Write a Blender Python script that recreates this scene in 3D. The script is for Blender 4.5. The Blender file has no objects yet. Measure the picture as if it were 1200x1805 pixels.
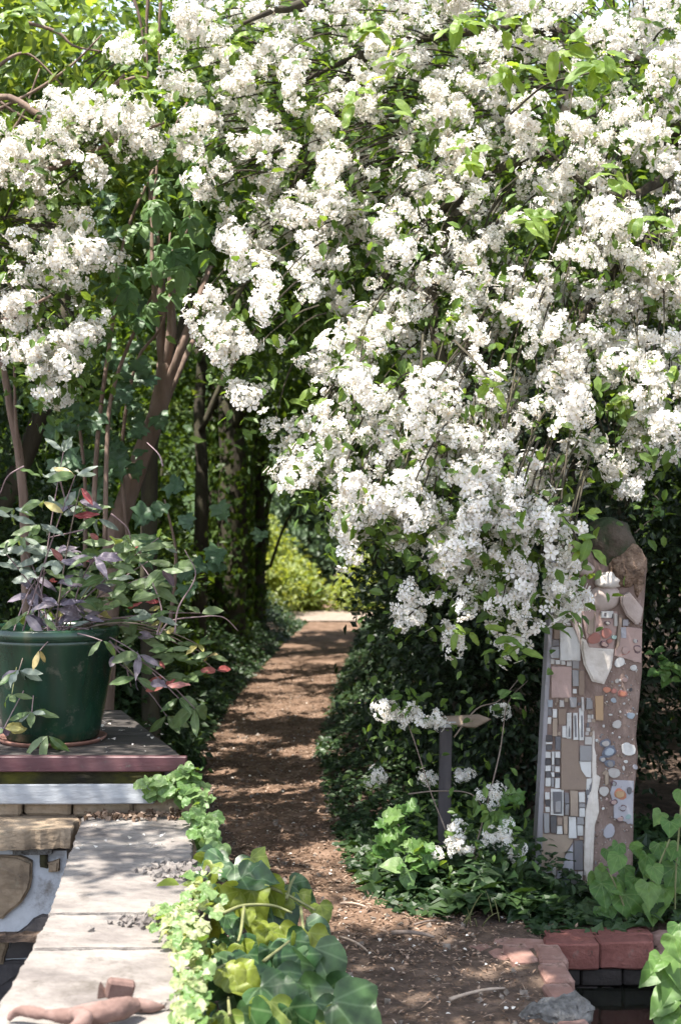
import bpy, bmesh, math, random
import numpy as np
from mathutils import Vector, Matrix, Quaternion, noise as mnoise

random.seed(7)
rng = np.random.default_rng(11)
R = math.radians
S = bpy.context.scene
COL = S.collection

# ------------------------------------------------------------------ camera, sky, sun, exposure
H, F = 1.6, 2507.0
cd = bpy.data.cameras.new('camera')
cam = bpy.data.objects.new('camera', cd)
COL.objects.link(cam)
cam.location = (0, 0, H)
cam.rotation_euler = (R(90), 0, 0)
cd.sensor_fit = 'HORIZONTAL'
cd.sensor_width = 24.0
cd.lens = 24.0 * F / 1200.0
cd.clip_start = 0.05
cd.clip_end = 400
cd.dof.use_dof = True
cd.dof.focus_distance = 5.6
cd.dof.aperture_fstop = 4.0
S.camera = cam

SUN = Vector((-0.30, -0.22, 0.93)).normalized()          # towards the sun
world = bpy.data.worlds.new('World')
S.world = world
world.use_nodes = True
wn = world.node_tree
sky = wn.nodes.new('ShaderNodeTexSky')
sky.sky_type = 'NISHITA'
sky.sun_disc = False
sky.sun_elevation = math.asin(SUN.z)
sky.sun_rotation = math.atan2(SUN.x, SUN.y)
hsv = wn.nodes.new('ShaderNodeHueSaturation')
hsv.inputs['Saturation'].default_value = 0.55
wn.links.new(sky.outputs[0], hsv.inputs['Color'])
wn.links.new(hsv.outputs[0], wn.nodes['Background'].inputs[0])
wn.nodes['Background'].inputs[1].default_value = 0.135
sd = bpy.data.lights.new('sun', 'SUN')
sd.energy = 3.9
sd.angle = R(0.5)
sd.color = (1.0, 0.95, 0.86)
sun = bpy.data.objects.new('sun', sd)
COL.objects.link(sun)
sun.rotation_euler = SUN.to_track_quat('Z', 'Y').to_euler()
S.view_settings.view_transform = 'Standard'
S.view_settings.look = 'None'
S.view_settings.gamma = 1.0
S.view_settings.use_curve_mapping = False
S.view_settings.exposure = 1.95
S.render.engine = 'CYCLES'
S.cycles.max_bounces = 8
S.cycles.diffuse_bounces = 4
S.cycles.transmission_bounces = 6
S.cycles.glossy_bounces = 3
S.cycles.sample_clamp_indirect = 6.0
S.cycles.use_adaptive_sampling = True
S.cycles.adaptive_threshold = 0.02
S.cycles.use_denoising = True


def P(px, py, d):
    """photograph pixel + distance from the camera -> point"""
    return Vector(((px - 600) / F * d, d, H - (py - 902.5) / F * d))


def G(px, py, z=0.0):
    d = (H - z) * F / (py - 902.5)
    return Vector(((px - 600) / F * d, d, z))


def PX(v):
    v = np.asarray(v)
    return 600 + v[..., 0] / v[..., 1] * F, 902.5 - (v[..., 2] - H) / v[..., 1] * F


# ------------------------------------------------------------------ mesh helpers
class Geo:
    def __init__(self):
        self.V, self.F, self.M, self.n = [], [], [], 0

    def add(self, V, Fc, m=0):
        V = np.asarray(V, float).reshape(-1, 3)
        Fc = np.asarray(Fc, int).reshape(-1, 3)
        self.V.append(V); self.F.append(Fc + self.n)
        self.M.append(np.full(len(Fc), m, int)); self.n += len(V)
        return self

    def quads(self, V, Q, m=0):
        Q = np.asarray(Q, int).reshape(-1, 4)
        return self.add(V, np.concatenate([Q[:, [0, 1, 2]], Q[:, [0, 2, 3]]]), m)

    def tube(self, pts, rad, sides=7, m=0, cap=True, wob=0.0):
        pts = [Vector(p) for p in pts]
        n = len(pts)
        if not hasattr(rad, '__len__'):
            rad = [rad] * n
        V = []
        up = Vector((0.31, 0.17, 0.93))
        t0 = (pts[1] - pts[0]).normalized()
        a = t0.cross(up)
        if a.length < 0.1:
            a = t0.cross(Vector((1, 0, 0)))
        a.normalize()
        for i in range(n):
            t = (pts[min(i + 1, n - 1)] - pts[max(i - 1, 0)]).normalized()
            a = (a - t * a.dot(t)).normalized()
            b = t.cross(a)
            for k in range(sides):
                an = 2 * math.pi * k / sides
                r = rad[i] * (1 + wob * math.sin(k * 2.3 + i * 1.1) * 0.6 + wob * math.sin(k * 4.1 - i * .63) * .4)
                V.append(pts[i] + a * (math.cos(an) * r) + b * (math.sin(an) * r))
        Q = []
        for i in range(n - 1):
            for k in range(sides):
                k2 = (k + 1) % sides
                Q.append((i * sides + k, i * sides + k2, (i + 1) * sides + k2, (i + 1) * sides + k))
        V = [tuple(v) for v in V]
        base = len(V)
        if cap:
            V += [tuple(pts[0]), tuple(pts[-1])]
        self.quads(V, Q, m)
        if cap:
            T = []
            for k in range(sides):
                k2 = (k + 1) % sides
                T.append((base, k2, k)); T.append((base + 1, (n - 1) * sides + k, (n - 1) * sides + k2))
            self.F.append(np.asarray(T, int) + self.n - len(V)); self.M.append(np.full(len(T), m, int))
        return self

    def scatter(self, tv, tf, pos, rot, scale, m=0):
        tv = np.asarray(tv, float); tf = np.asarray(tf, int)
        n, k = len(pos), len(tv)
        if n == 0:
            return self
        scale = np.broadcast_to(np.asarray(scale, float), (n,))
        V = np.einsum('nij,kj->nki', rot, tv) * scale[:, None, None] + pos[:, None, :]
        Fc = tf[None] + (np.arange(n) * k)[:, None, None]
        return self.add(V.reshape(-1, 3), Fc.reshape(-1, 3), m)

    def mesh(self, name, mats, smooth=False):
        V = np.concatenate(self.V); Fc = np.concatenate(self.F); M = np.concatenate(self.M)
        me = bpy.data.meshes.new(name)
        me.vertices.add(len(V)); me.vertices.foreach_set('co', V.astype(np.float32).ravel())
        me.loops.add(Fc.size); me.loops.foreach_set('vertex_index', Fc.astype(np.int32).ravel())
        me.polygons.add(len(Fc))
        me.polygons.foreach_set('loop_start', np.arange(0, Fc.size, 3, dtype=np.int32))
        me.polygons.foreach_set('loop_total', np.full(len(Fc), 3, np.int32))
        me.polygons.foreach_set('material_index', M.astype(np.int32))
        me.polygons.foreach_set('use_smooth', np.full(len(Fc), smooth, bool))
        for mt in (mats if isinstance(mats, (list, tuple)) else [mats]):
            me.materials.append(mt)
        me.update(calc_edges=True)
        return me


WL = {}


def thing(name, label, cat, loc=(0, 0, 0), group=None):
    o = bpy.data.objects.new(name, None)
    COL.objects.link(o)
    o.location = loc
    o.empty_display_size = 0.1
    WL[o.name] = Vector(loc)
    tag(o, label, cat, group)
    return o


def tag(o, label=None, cat=None, group=None, kind=None):
    if label: o['label'] = label
    if cat: o['category'] = cat
    if group: o['group'] = group
    if kind: o['kind'] = kind
    return o


def obj(name, me, parent=None, loc=None, rot=None, scale=None, kind=None, label=None):
    """geometry in world coordinates (loc None) or shared mesh placed at loc"""
    o = bpy.data.objects.new(name, me)
    COL.objects.link(o)
    w = Vector(loc) if loc is not None else Vector((0, 0, 0))
    WL[o.name] = w
    if parent is not None:
        o.parent = parent
        o.location = w - WL[parent.name]
    else:
        o.location = w
    if rot is not None:
        o.rotation_mode = 'QUATERNION'
        o.rotation_quaternion = rot
    if scale is not None:
        o.scale = (scale,) * 3 if not hasattr(scale, '__len__') else scale
    if kind: o['kind'] = kind
    if label: o['label'] = label
    return o


def setmat(o, m):
    o.material_slots[0].link = 'OBJECT'
    o.material_slots[0].material = m
    return o


def frames(dirs, nrm):
    """rotation matrices: local Y -> dirs, local Z ~ nrm"""
    d = dirs / (np.linalg.norm(dirs, axis=1, keepdims=True) + 1e-9)
    x = np.cross(d, nrm)
    x /= (np.linalg.norm(x, axis=1, keepdims=True) + 1e-9)
    z = np.cross(x, d)
    return np.stack([x, d, z], axis=2)


def quat(d, n):
    M = frames(np.array([list(d)], float), np.array([list(n)], float))[0]
    return Matrix(M.tolist()).to_quaternion()


def rvec(n):
    v = rng.normal(size=(n, 3))
    return v / np.linalg.norm(v, axis=1, keepdims=True)


def vn(p, s=1.0, o=0.0):
    """cheap smooth noise -1..1 on (n,2|3) arrays"""
    p = np.asarray(p, float) * s + o
    x, y = p[..., 0], p[..., 1]
    z = p[..., 2] if p.shape[-1] > 2 else 0 * x
    return (np.sin(1.7 * x + 2.1 * y + 1.3 * z + 1.0) + np.sin(-2.9 * x + 1.3 * y + 2.3 * z + 2.0)
            + np.sin(3.7 * x + 3.1 * y - 1.9 * z + .5) * .7 + np.sin(5.3 * x - 4.7 * y + 3.3 * z) * .5) / 3.2


def bez(a, b, c, n=8):
    a, b, c = Vector(a), Vector(b), Vector(c)
    return [a * (1 - t) ** 2 + b * 2 * t * (1 - t) + c * t * t for t in [i / (n - 1) for i in range(n)]]


def spline(pts, n=6):
    pts = [Vector(p) for p in pts]
    q = [pts[0] * 2 - pts[1]] + pts + [pts[-1] * 2 - pts[-2]]
    out = []
    for i in range(1, len(q) - 2):
        for k in range(n):
            t = k / n
            p0, p1, p2, p3 = q[i - 1:i + 3]
            out.append(0.5 * ((2 * p1) + (p2 - p0) * t + (2 * p0 - 5 * p1 + 4 * p2 - p3) * t * t + (3 * p1 - p0 - 3 * p2 + p3) * t ** 3))
    out.append(pts[-1])
    return out


def lerp_r(r0, r1, n):
    return [r0 + (r1 - r0) * i / (n - 1) for i in range(n)]


# ------------------------------------------------------------------ materials
def new_mat(name):
    m = bpy.data.materials.new(name)
    m.use_nodes = True
    nt = m.node_tree
    return m, nt, nt.nodes['Principled BSDF'], nt.nodes, nt.links


def ramp(nodes, stops):
    r = nodes.new('ShaderNodeValToRGB')
    e = r.color_ramp.elements
    while len(e) < len(stops):
        e.new(0.5)
    for k, (p, c) in enumerate(stops):
        e[k].position = p
        e[k].color = (*c, 1)
    return r


def surf(name, stops, scale=8.0, rough=0.85, bump=0.3, bscale=None, detail=6, spec=0.3, stretch=(1, 1, 1), dist=0.01, coat=0.0, metal=0.0):
    """solid with noise-driven colour and relief in object space"""
    m, nt, b, N, L = new_mat(name)
    tc = N.new('ShaderNodeTexCoord')
    mp = N.new('ShaderNodeMapping'); mp.inputs['Scale'].default_value = stretch
    L.new(tc.outputs['Object'], mp.inputs[0])
    n1 = N.new('ShaderNodeTexNoise'); n1.inputs['Scale'].default_value = scale; n1.inputs['Detail'].default_value = detail
    n1.inputs['Roughness'].default_value = 0.65
    L.new(mp.outputs[0], n1.inputs['Vector'])
    r = ramp(N, stops)
    L.new(n1.outputs['Fac'], r.inputs[0])
    L.new(r.outputs[0], b.inputs['Base Color'])
    b.inputs['Roughness'].default_value = rough
    b.inputs['Specular IOR Level'].default_value = spec
    b.inputs['Coat Weight'].default_value = coat
    if bump:
        n2 = N.new('ShaderNodeTexNoise'); n2.inputs['Scale'].default_value = bscale or scale * 3; n2.inputs['Detail'].default_value = 8
        L.new(mp.outputs[0], n2.inputs['Vector'])
        bp = N.new('ShaderNodeBump'); bp.inputs['Strength'].default_value = bump; bp.inputs['Distance'].default_value = dist
        L.new(n2.outputs['Fac'], bp.inputs['Height'])
        L.new(bp.outputs[0], b.inputs['Normal'])
    return m


def leafmat(name, cols, trans=0.35, tcol=None, rough=0.45, spec=0.35, per='island', vein=None, vcol=(.3, .4, .15), mottled=0.0):
    """cols: 2-4 leaf colours picked at random per leaf; light passes through the blade"""
    m, nt, b, N, L = new_mat(name)
    if per == 'island':
        g = N.new('ShaderNodeNewGeometry'); src = g.outputs['Random Per Island']
    else:
        g = N.new('ShaderNodeObjectInfo'); src = g.outputs['Random']
    r = ramp(N, [(i / max(1, len(cols) - 1), c) for i, c in enumerate(cols)])
    L.new(src, r.inputs[0])
    col = r.outputs[0]
    if mottled or vein:
        tc = N.new('ShaderNodeTexCoord')
    if mottled:
        nz = N.new('ShaderNodeTexNoise'); nz.inputs['Scale'].default_value = 3.0; nz.inputs['Detail'].default_value = 5
        L.new(tc.outputs['Object'], nz.inputs['Vector'])
        mm = N.new('ShaderNodeMapRange'); mm.inputs[1].default_value = .35; mm.inputs[2].default_value = .7
        mm.inputs[3].default_value = 1 - mottled; mm.inputs[4].default_value = 1 + mottled
        L.new(nz.outputs['Fac'], mm.inputs[0])
        mx = N.new('ShaderNodeMix'); mx.data_type = 'RGBA'; mx.blend_type = 'MULTIPLY'; mx.inputs[0].default_value = 1
        L.new(col, mx.inputs[6]); L.new(mm.outputs[0], mx.inputs[7])
        col = mx.outputs[2]
    if vein:
        sp = N.new('ShaderNodeSeparateXYZ'); L.new(tc.outputs['Object'], sp.inputs[0])
        ax = N.new('ShaderNodeMath'); ax.operation = 'ABSOLUTE'; L.new(sp.outputs[0], ax.inputs[0])
        last = None
        for ang in vein:
            # distance to a ray leaving the leaf base at this angle
            mu = N.new('ShaderNodeMath'); mu.operation = 'MULTIPLY'; mu.inputs[1].default_value = math.cos(ang); L.new(ax.outputs[0], mu.inputs[0])
            mv = N.new('ShaderNodeMath'); mv.operation = 'MULTIPLY'; mv.inputs[1].default_value = math.sin(ang); L.new(sp.outputs[1], mv.inputs[0])
            sb = N.new('ShaderNodeMath'); sb.operation = 'SUBTRACT'; L.new(mu.outputs[0], sb.inputs[0]); L.new(mv.outputs[0], sb.inputs[1])
            ab = N.new('ShaderNodeMath'); ab.operation = 'ABSOLUTE'; L.new(sb.outputs[0], ab.inputs[0])
            if last is None:
                last = ab
            else:
                mn = N.new('ShaderNodeMath'); mn.operation = 'MINIMUM'; L.new(last.outputs[0], mn.inputs[0]); L.new(ab.outputs[0], mn.inputs[1]); last = mn
        mr = N.new('ShaderNodeMapRange'); mr.inputs[1].default_value = .004; mr.inputs[2].default_value = .028
        mr.inputs[3].default_value = 0.42; mr.inputs[4].default_value = 0.0
        L.new(last.outputs[0], mr.inputs[0])
        mx = N.new('ShaderNodeMix'); mx.data_type = 'RGBA'
        L.new(mr.outputs[0], mx.inputs[0]); L.new(col, mx.inputs[6]); mx.inputs[7].default_value = (*vcol, 1)
        col = mx.outputs[2]
    L.new(col, b.inputs['Base Color'])
    b.inputs['Roughness'].default_value = rough
    b.inputs['Specular IOR Level'].default_value = spec
    t = N.new('ShaderNodeBsdfTranslucent')
    hs = N.new('ShaderNodeMix'); hs.data_type = 'RGBA'; hs.blend_type = 'MULTIPLY'; hs.inputs[0].default_value = 1.0
    L.new(col, hs.inputs[6]); hs.inputs[7].default_value = (*(tcol or (1.9, 1.7, 0.55)), 1)
    L.new(hs.outputs[2], t.inputs[0])
    ms = N.new('ShaderNodeMixShader'); ms.inputs[0].default_value = trans
    L.new(b.outputs[0], ms.inputs[1]); L.new(t.outputs[0], ms.inputs[2])
    L.new(ms.outputs[0], N['Material Output'].inputs[0])
    return m


M = {}
M['soil'] = surf('soil', [(0.25, (.034, .023, .017)), (0.5, (.075, .051, .038)), (0.62, (.12, .083, .062)), (0.8, (.20, .145, .115))], 9, .95, .9, 40, dist=.02)
M['path'] = surf('path_earth', [(0.28, (.058, .035, .023)), (0.5, (.124, .076, .050)), (0.62, (.18, .117, .083)), (0.8, (.26, .185, .14))], 5, .95, .9, 30, dist=.02)
M['water'] = surf('dark_water', [(0.3, (.006, .007, .006)), (0.7, (.012, .013, .010))], 4, .06, .12, 14, spec=.5)
M['slab'] = surf('weathered_sandstone', [(0.26, (.065, .056, .053)), (0.40, (.135, .118, .11)), (0.54, (.195, .174, .160)), (0.75, (.27, .245, .222))], 5.0, .94, 1.0, 26, detail=10, dist=.016, stretch=(.7, 1.0, 1))
def speckle(m, scale, lo, hi, dark, coord='Object'):
    nt = m.node_tree; N, L = nt.nodes, nt.links
    b = N['Principled BSDF']; src = b.inputs['Base Color'].links[0].from_socket
    tc = N.new('ShaderNodeTexCoord'); nz = N.new('ShaderNodeTexNoise'); nz.inputs['Scale'].default_value = scale; nz.inputs['Detail'].default_value = 9; nz.inputs['Roughness'].default_value = .75
    L.new(tc.outputs[coord], nz.inputs[0])
    mr = N.new('ShaderNodeMapRange'); mr.inputs[1].default_value = lo; mr.inputs[2].default_value = hi; mr.inputs[3].default_value = 0; mr.inputs[4].default_value = 1
    L.new(nz.outputs['Fac'], mr.inputs[0])
    mx = N.new('ShaderNodeMix'); mx.data_type = 'RGBA'; L.new(mr.outputs[0], mx.inputs[0]); L.new(src, mx.inputs[6]); mx.inputs[7].default_value = (*dark, 1)
    L.new(mx.outputs[2], b.inputs['Base Color'])
    return m
speckle(M['slab'], 2.3, .56, .68, (.085, .072, .062)); speckle(M['slab'], 24, .62, .70, (.05, .043, .038)); speckle(M['slab'], 9, .66, .74, (.26, .25, .19))
M['stone'] = surf('wall_stone', [(0.25, (.10, .075, .055)), (0.5, (.22, .165, .115)), (0.75, (.34, .27, .20))], 7, .92, .7, 22, stretch=(1, 1, 1.8), dist=.015)
M['stone_dark'] = surf('dark_wall_stone', [(0.3, (.035, .032, .035)), (0.7, (.10, .09, .09))], 8, .9, .6, 24)
M['mortar'] = surf('pale_lime_render', [(0.25, (.26, .27, .30)), (0.5, (.40, .42, .46)), (0.75, (.50, .52, .57))], 5, .9, .45, 30)
M['deckwood'] = surf('weathered_deck_wood', [(0.25, (.022, .018, .017)), (0.5, (.048, .041, .038)), (0.8, (.11, .095, .088))], 7, .72, .5, 30, stretch=(.16, 1.6, 1.6), spec=.4)
M['maroon'] = surf('maroon_paint', [(0.25, (.045, .018, .022)), (0.55, (.085, .032, .038)), (0.85, (.14, .07, .07))], 9, .5, .3, 30, stretch=(.25, 1, 1), spec=.4)
M['moss'] = surf('mossy_timber', [(0.35, (.018, .016, .012)), (0.55, (.035, .032, .014)), (0.70, (.085, .08, .015)), (0.85, (.11, .10, .03))], 7, .95, .7, 40, stretch=(.5, 1, 1))
M['whitewood'] = surf('flaking_white_paint', [(0.26, (.12, .12, .13)), (0.38, (.22, .225, .24)), (0.6, (.29, .30, .32)), (0.8, (.34, .35, .37))], 16, .75, .5, 40, stretch=(.35, 1, 1.3))
M['terracotta'] = surf('terracotta', [(0.25, (.13, .06, .045)), (0.5, (.21, .105, .08)), (0.75, (.29, .17, .14))], 12, .85, .3, 60, dist=.004)
M['claysculpt'] = surf('pinkish_fired_clay', [(0.28, (.075, .045, .038)), (0.5, (.15, .092, .078)), (0.72, (.215, .145, .128))], 14, .85, .35, 60, dist=.004)
M['brick'] = surf('red_brick', [(0.25, (.07, .026, .022)), (0.45, (.135, .05, .042)), (0.62, (.18, .072, .06)), (0.8, (.26, .15, .13))], 7, .9, .9, 60, dist=.008)
M['brick_pale'] = surf('pale_brick', [(0.25, (.13, .065, .052)), (0.5, (.21, .12, .098)), (0.75, (.30, .195, .165))], 11, .9, .5, 70, dist=.006)  # paler brick tone for the coping along the pond side
M['brick_dark'] = surf('recess_dark_brick', [(0.3, (.014, .012, .011)), (0.75, (.045, .036, .033))], 14, .7, .5, 60)  # brick colour darkened to put the shade of the pond recess in
M['concrete'] = surf('crumbled_concrete', [(0.3, (.055, .052, .05)), (0.5, (.125, .12, .115)), (0.75, (.21, .205, .20))], 26, .95, 1.0, 60, dist=.02)
M['bark'] = surf('pinkish_bark', [(0.25, (.075, .052, .042)), (0.5, (.165, .115, .092)), (0.78, (.26, .19, .155))], 9, .9, .7, 34, stretch=(1, 1, .25), dist=.012)
M['bark_dark'] = surf('dark_mossy_bark', [(0.25, (.022, .018, .013)), (0.5, (.05, .042, .03)), (0.8, (.085, .085, .045))], 9, .95, .8, 30, stretch=(1, 1, .3), dist=.015)
M['twig'] = surf('grey_twig', [(0.3, (.12, .09, .075)), (0.7, (.26, .205, .17))], 20, .85, .3)
M['twig_pale'] = surf('dry_pale_twig', [(0.3, (.28, .21, .16)), (0.7, (.46, .37, .30))], 20, .9, .3)
M['postwood'] = surf('dark_post_wood', [(0.3, (.035, .031, .034)), (0.7, (.085, .075, .08))], 8, .8, .5, 30, stretch=(1, 1, .2))
M['petalfall'] = leafmat('fallen_petal', [(.78, .75, .70), (.62, .55, .48), (.8, .8, .78)], .2, (1, 1, 1))
M['chips'] = leafmat('leaf_litter', [(.07, .045, .03), (.19, .125, .09), (.36, .27, .21), (.13, .08, .055)], .08, (1, .9, .7), rough=.9, spec=.1)
M['potsoil'] = surf('potting_soil', [(0.3, (.03, .02, .014)), (0.7, (.10, .07, .05))], 30, .95, .8)
M['stem_purple'] = surf('purple_stem', [(0.3, (.12, .08, .085)), (0.7, (.26, .19, .20))], 14, .6, .2)
M['stem_green'] = surf('green_stem', [(0.3, (.10, .11, .045)), (0.7, (.22, .22, .10))], 14, .6, .2)

speckle(M['brick'], 20, .58, .68, (.045, .026, .022)); speckle(M['brick'], 5, .60, .72, (.17, .14, .12)); speckle(M['brick_pale'], 14, .56, .68, (.085, .055, .042)); speckle(M['stone'], 11, .56, .68, (.06, .05, .04)); speckle(M['stone'], 4, .60, .70, (.16, .15, .11)); speckle(M['mortar'], 6, .55, .70, (.13, .115, .10)); speckle(M['claysculpt'], 30, .58, .68, (.06, .04, .035))
speckle(M['maroon'], 26, .60, .68, (.11, .085, .075)); speckle(M['deckwood'], 30, .60, .70, (.13, .115, .10))
# glazed pot: deep green with darker runs and a brownish drip zone
m, nt, b, N, L = new_mat('green_glaze')
tc = N.new('ShaderNodeTexCoord'); mp = N.new('ShaderNodeMapping'); mp.inputs['Scale'].default_value = (7, 7, 1.2)
L.new(tc.outputs['Object'], mp.inputs[0])
n1 = N.new('ShaderNodeTexNoise'); n1.inputs['Scale'].default_value = 1.4; n1.inputs['Detail'].default_value = 6
L.new(mp.outputs[0], n1.inputs[0])
r = ramp(N, [(0.3, (.005, .016, .010)), (0.5, (.008, .030, .018)), (0.62, (.014, .040, .023)), (0.70, (.05, .055, .032)), (0.8, (.12, .10, .065))])
L.new(n1.outputs[0], r.inputs[0]); L.new(r.outputs[0], b.inputs['Base Color'])
b.inputs['Roughness'].default_value = .24; b.inputs['Specular IOR Level'].default_value = .5
n2 = N.new('ShaderNodeTexNoise'); n2.inputs['Scale'].default_value = 6; L.new(tc.outputs['Object'], n2.inputs[0])
bp = N.new('ShaderNodeBump'); bp.inputs['Strength'].default_value = .12; bp.inputs['Distance'].default_value = .02
L.new(n2.outputs[0], bp.inputs['Height']); L.new(bp.outputs[0], b.inputs['Normal'])
M['glaze'] = m
# mineral streaks and soil splashed on the lower glaze
speckle(m, 9, .57, .72, (.085, .085, .065)); speckle(m, 40, .64, .70, (.10, .085, .06))

M['petal'] = leafmat('white_petal', [(.86, .82, .79), (.88, .86, .84), (.87, .84, .82), (.86, .85, .84)], .42, (1.0, .98, .95), rough=.6, spec=.15)
_rp = [n_ for n_ in M['petal'].node_tree.nodes if n_.type == 'VALTORGB'][0].color_ramp.elements
_rp[0].color = (.66, .56, .45, 1)
_e = _rp.new(.07); _e.color = (.85, .81, .77, 1)
M['stamen'] = leafmat('flower_eye', [(.45, .40, .20), (.36, .33, .14)], .2, rough=.7)
M['blossom_leaf'] = leafmat('fresh_leaf', [(.055, .105, .022), (.085, .15, .032), (.12, .19, .045)], .42, mottled=.15)
M['bright_leaf'] = leafmat('backlit_leaf', [(.15, .24, .055), (.20, .29, .065), (.13, .22, .06)], .5, per='object', mottled=.2, vein=(0,), vcol=(.22, .30, .11))  # leaf green brightened to stand for light through the blades
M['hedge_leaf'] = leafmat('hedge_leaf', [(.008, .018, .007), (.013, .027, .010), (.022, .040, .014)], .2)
M['canopy_leaf'] = leafmat('canopy_leaf', [(.028, .060, .015), (.048, .088, .019), (.08, .13, .028)], .5)
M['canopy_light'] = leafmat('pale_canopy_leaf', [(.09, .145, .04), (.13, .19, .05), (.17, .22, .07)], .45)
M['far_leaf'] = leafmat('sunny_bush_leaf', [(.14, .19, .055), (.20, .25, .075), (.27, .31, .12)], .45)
M['blue_leaf'] = leafmat('grey_green_leaf', [(.08, .125, .07), (.13, .18, .11), (.10, .15, .08)], .35, (1.2, 1.4, 1.0))
M['cover_leaf'] = leafmat('ground_cover_leaf', [(.014, .033, .012), (.024, .050, .017), (.042, .075, .024)], .25)
M['climber_leaf'] = leafmat('climber_leaf', [(.075, .155, .06), (.11, .20, .075), (.14, .235, .085)], .4, per='object', mottled=.2, vein=(0,), vcol=(.11, .18, .08))
M['lobed_leaf'] = leafmat('lobed_leaf', [(.05, .105, .05), (.075, .14, .065), (.06, .12, .07)], .35, per='object', mottled=.2, vein=(0, .7), vcol=(.08, .13, .08))
M['ivy_dark'] = leafmat('dark_ivy', [(.026, .066, .024), (.040, .088, .030), (.058, .11, .038)], .25, per='object', vein=(0, .75, 1.35), vcol=(.16, .24, .12), mottled=.45, rough=.36, spec=.4)
M['ivy_light'] = leafmat('yellow_green_ivy', [(.16, .21, .03), (.22, .26, .04), (.13, .19, .04)], .45, per='object', vein=(0, .75, 1.35), vcol=(.30, .33, .12), mottled=.3, rough=.4)
M['creeper'] = leafmat('creeper_leaf', [(.09, .17, .05), (.13, .22, .07), (.17, .25, .10)], .35, per='object', mottled=.3, vein=(0, .75, 1.4), vcol=(.24, .32, .16))
M['variegated'] = leafmat('variegated_leaf', [(.24, .29, .12), (.42, .44, .27), (.15, .21, .07), (.33, .36, .18)], .35, per='object', mottled=.5)
M['vine_leaf'] = leafmat('vine_leaf', [(.055, .125, .03), (.085, .17, .04), (.12, .20, .055)], .4, per='object', vein=(0, .6, 1.2), vcol=(.17, .25, .09), mottled=.22)
M['pl_green'] = leafmat('plant_green', [(.07, .125, .045), (.11, .165, .065), (.15, .20, .10)], .32, per='object', mottled=.2, vein=(0,), vcol=(.18, .22, .13))
M['pl_grey'] = leafmat('plant_grey', [(.16, .20, .155), (.20, .235, .20), (.13, .16, .135)], .25, (1.2, 1.3, 1.0), per='object', mottled=.2, vein=(0,), vcol=(.26, .29, .25))
M['pl_purple'] = leafmat('plant_purple', [(.105, .085, .12), (.15, .125, .16), (.19, .16, .18)], .2, (1.2, 1.0, 1.1), per='object', mottled=.25, vein=(0,), vcol=(.25, .22, .24))
M['pl_red'] = leafmat('plant_red', [(.30, .06, .07), (.38, .12, .10), (.34, .15, .14)], .35, (1.2, .9, .9), per='object', mottled=.2, vein=(0,), vcol=(.55, .25, .22))
M['pl_yellow'] = leafmat('plant_yellow', [(.33, .30, .10), (.42, .34, .16), (.24, .25, .06)], .35, (1.2, 1.1, .7), per='object', mottled=.25)

# ------------------------------------------------------------------ leaf templates
Q4 = (np.array([[0, 0, 0], [.30, .45, .07], [0, 1, -.06], [-.30, .45, .07]]), np.array([[0, 1, 2], [0, 2, 3]]))
L6 = (np.array([[0, 0, 0], [.25, .28, .06], [.23, .68, .05], [0, 1, -.10], [-.23, .68, .05], [-.25, .28, .06], [0, .5, .0]]),
      np.array([[0, 1, 6], [1, 2, 6], [2, 3, 6], [3, 4, 6], [4, 5, 6], [5, 0, 6]]))
IV = (np.array([[0, .08, 0], [.3, -.08, .03], [.52, .18, .0], [.28, .48, .04], [0, 1, -.12], [-.28, .48, .04], [-.52, .18, 0], [-.3, -.08, .03]]),
      np.array([[0, 1, 2], [0, 2, 3], [0, 3, 4], [0, 4, 5], [0, 5, 6], [0, 6, 7]]))


def leaf_mesh(name, half, mat, fold=.12, droop=.15, wave=0.03, seed=0):
    rs = random.Random(seed)
    hp = [Vector((a_, b_, 0)) for a_, b_ in half]
    half = [(q.x, q.y) for q in spline(hp, 2)]
    half[0] = (0, half[0][1]); half[-1] = (0, half[-1][1])
    half = [(max(0, a_), b_) for a_, b_ in half]
    n = len(half)
    y0, y1 = 0.0, half[-1][1]
    V, T = [], []
    ph = rs.uniform(0, 6)
    def z(x, y, s):
        return fold * abs(x) - droop * y * y - droop * x * x + wave * (math.sin(y * 8 + ph + s * 1.7) * abs(x) * 3 + .6 * math.sin(y * 15 + x * 7 + ph))
    for s in (1, -1):
        o = len(V)
        for i, (x, y) in enumerate(half):
            ym = y0 + (y1 - y0) * i / (n - 1)
            jx = x * (1 + rs.uniform(-.06, .06))
            for t in (0, .55, 1):
                xx, yy = s * jx * t, ym + (y - ym) * t
                V.append((xx, yy, z(xx, yy, s)))
        for i in range(n - 1):
            for t in (0, 1):
                a, b_, c, d = o + i * 3 + t, o + i * 3 + t + 1, o + i * 3 + t + 4, o + i * 3 + t + 3
                if s > 0:
                    T += [(a, b_, c), (a, c, d)]
                else:
                    T += [(a, c, b_), (a, d, c)]
    g = Geo().add(V, T)
    me = g.mesh(name, [mat], smooth=True)
    return me


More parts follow.
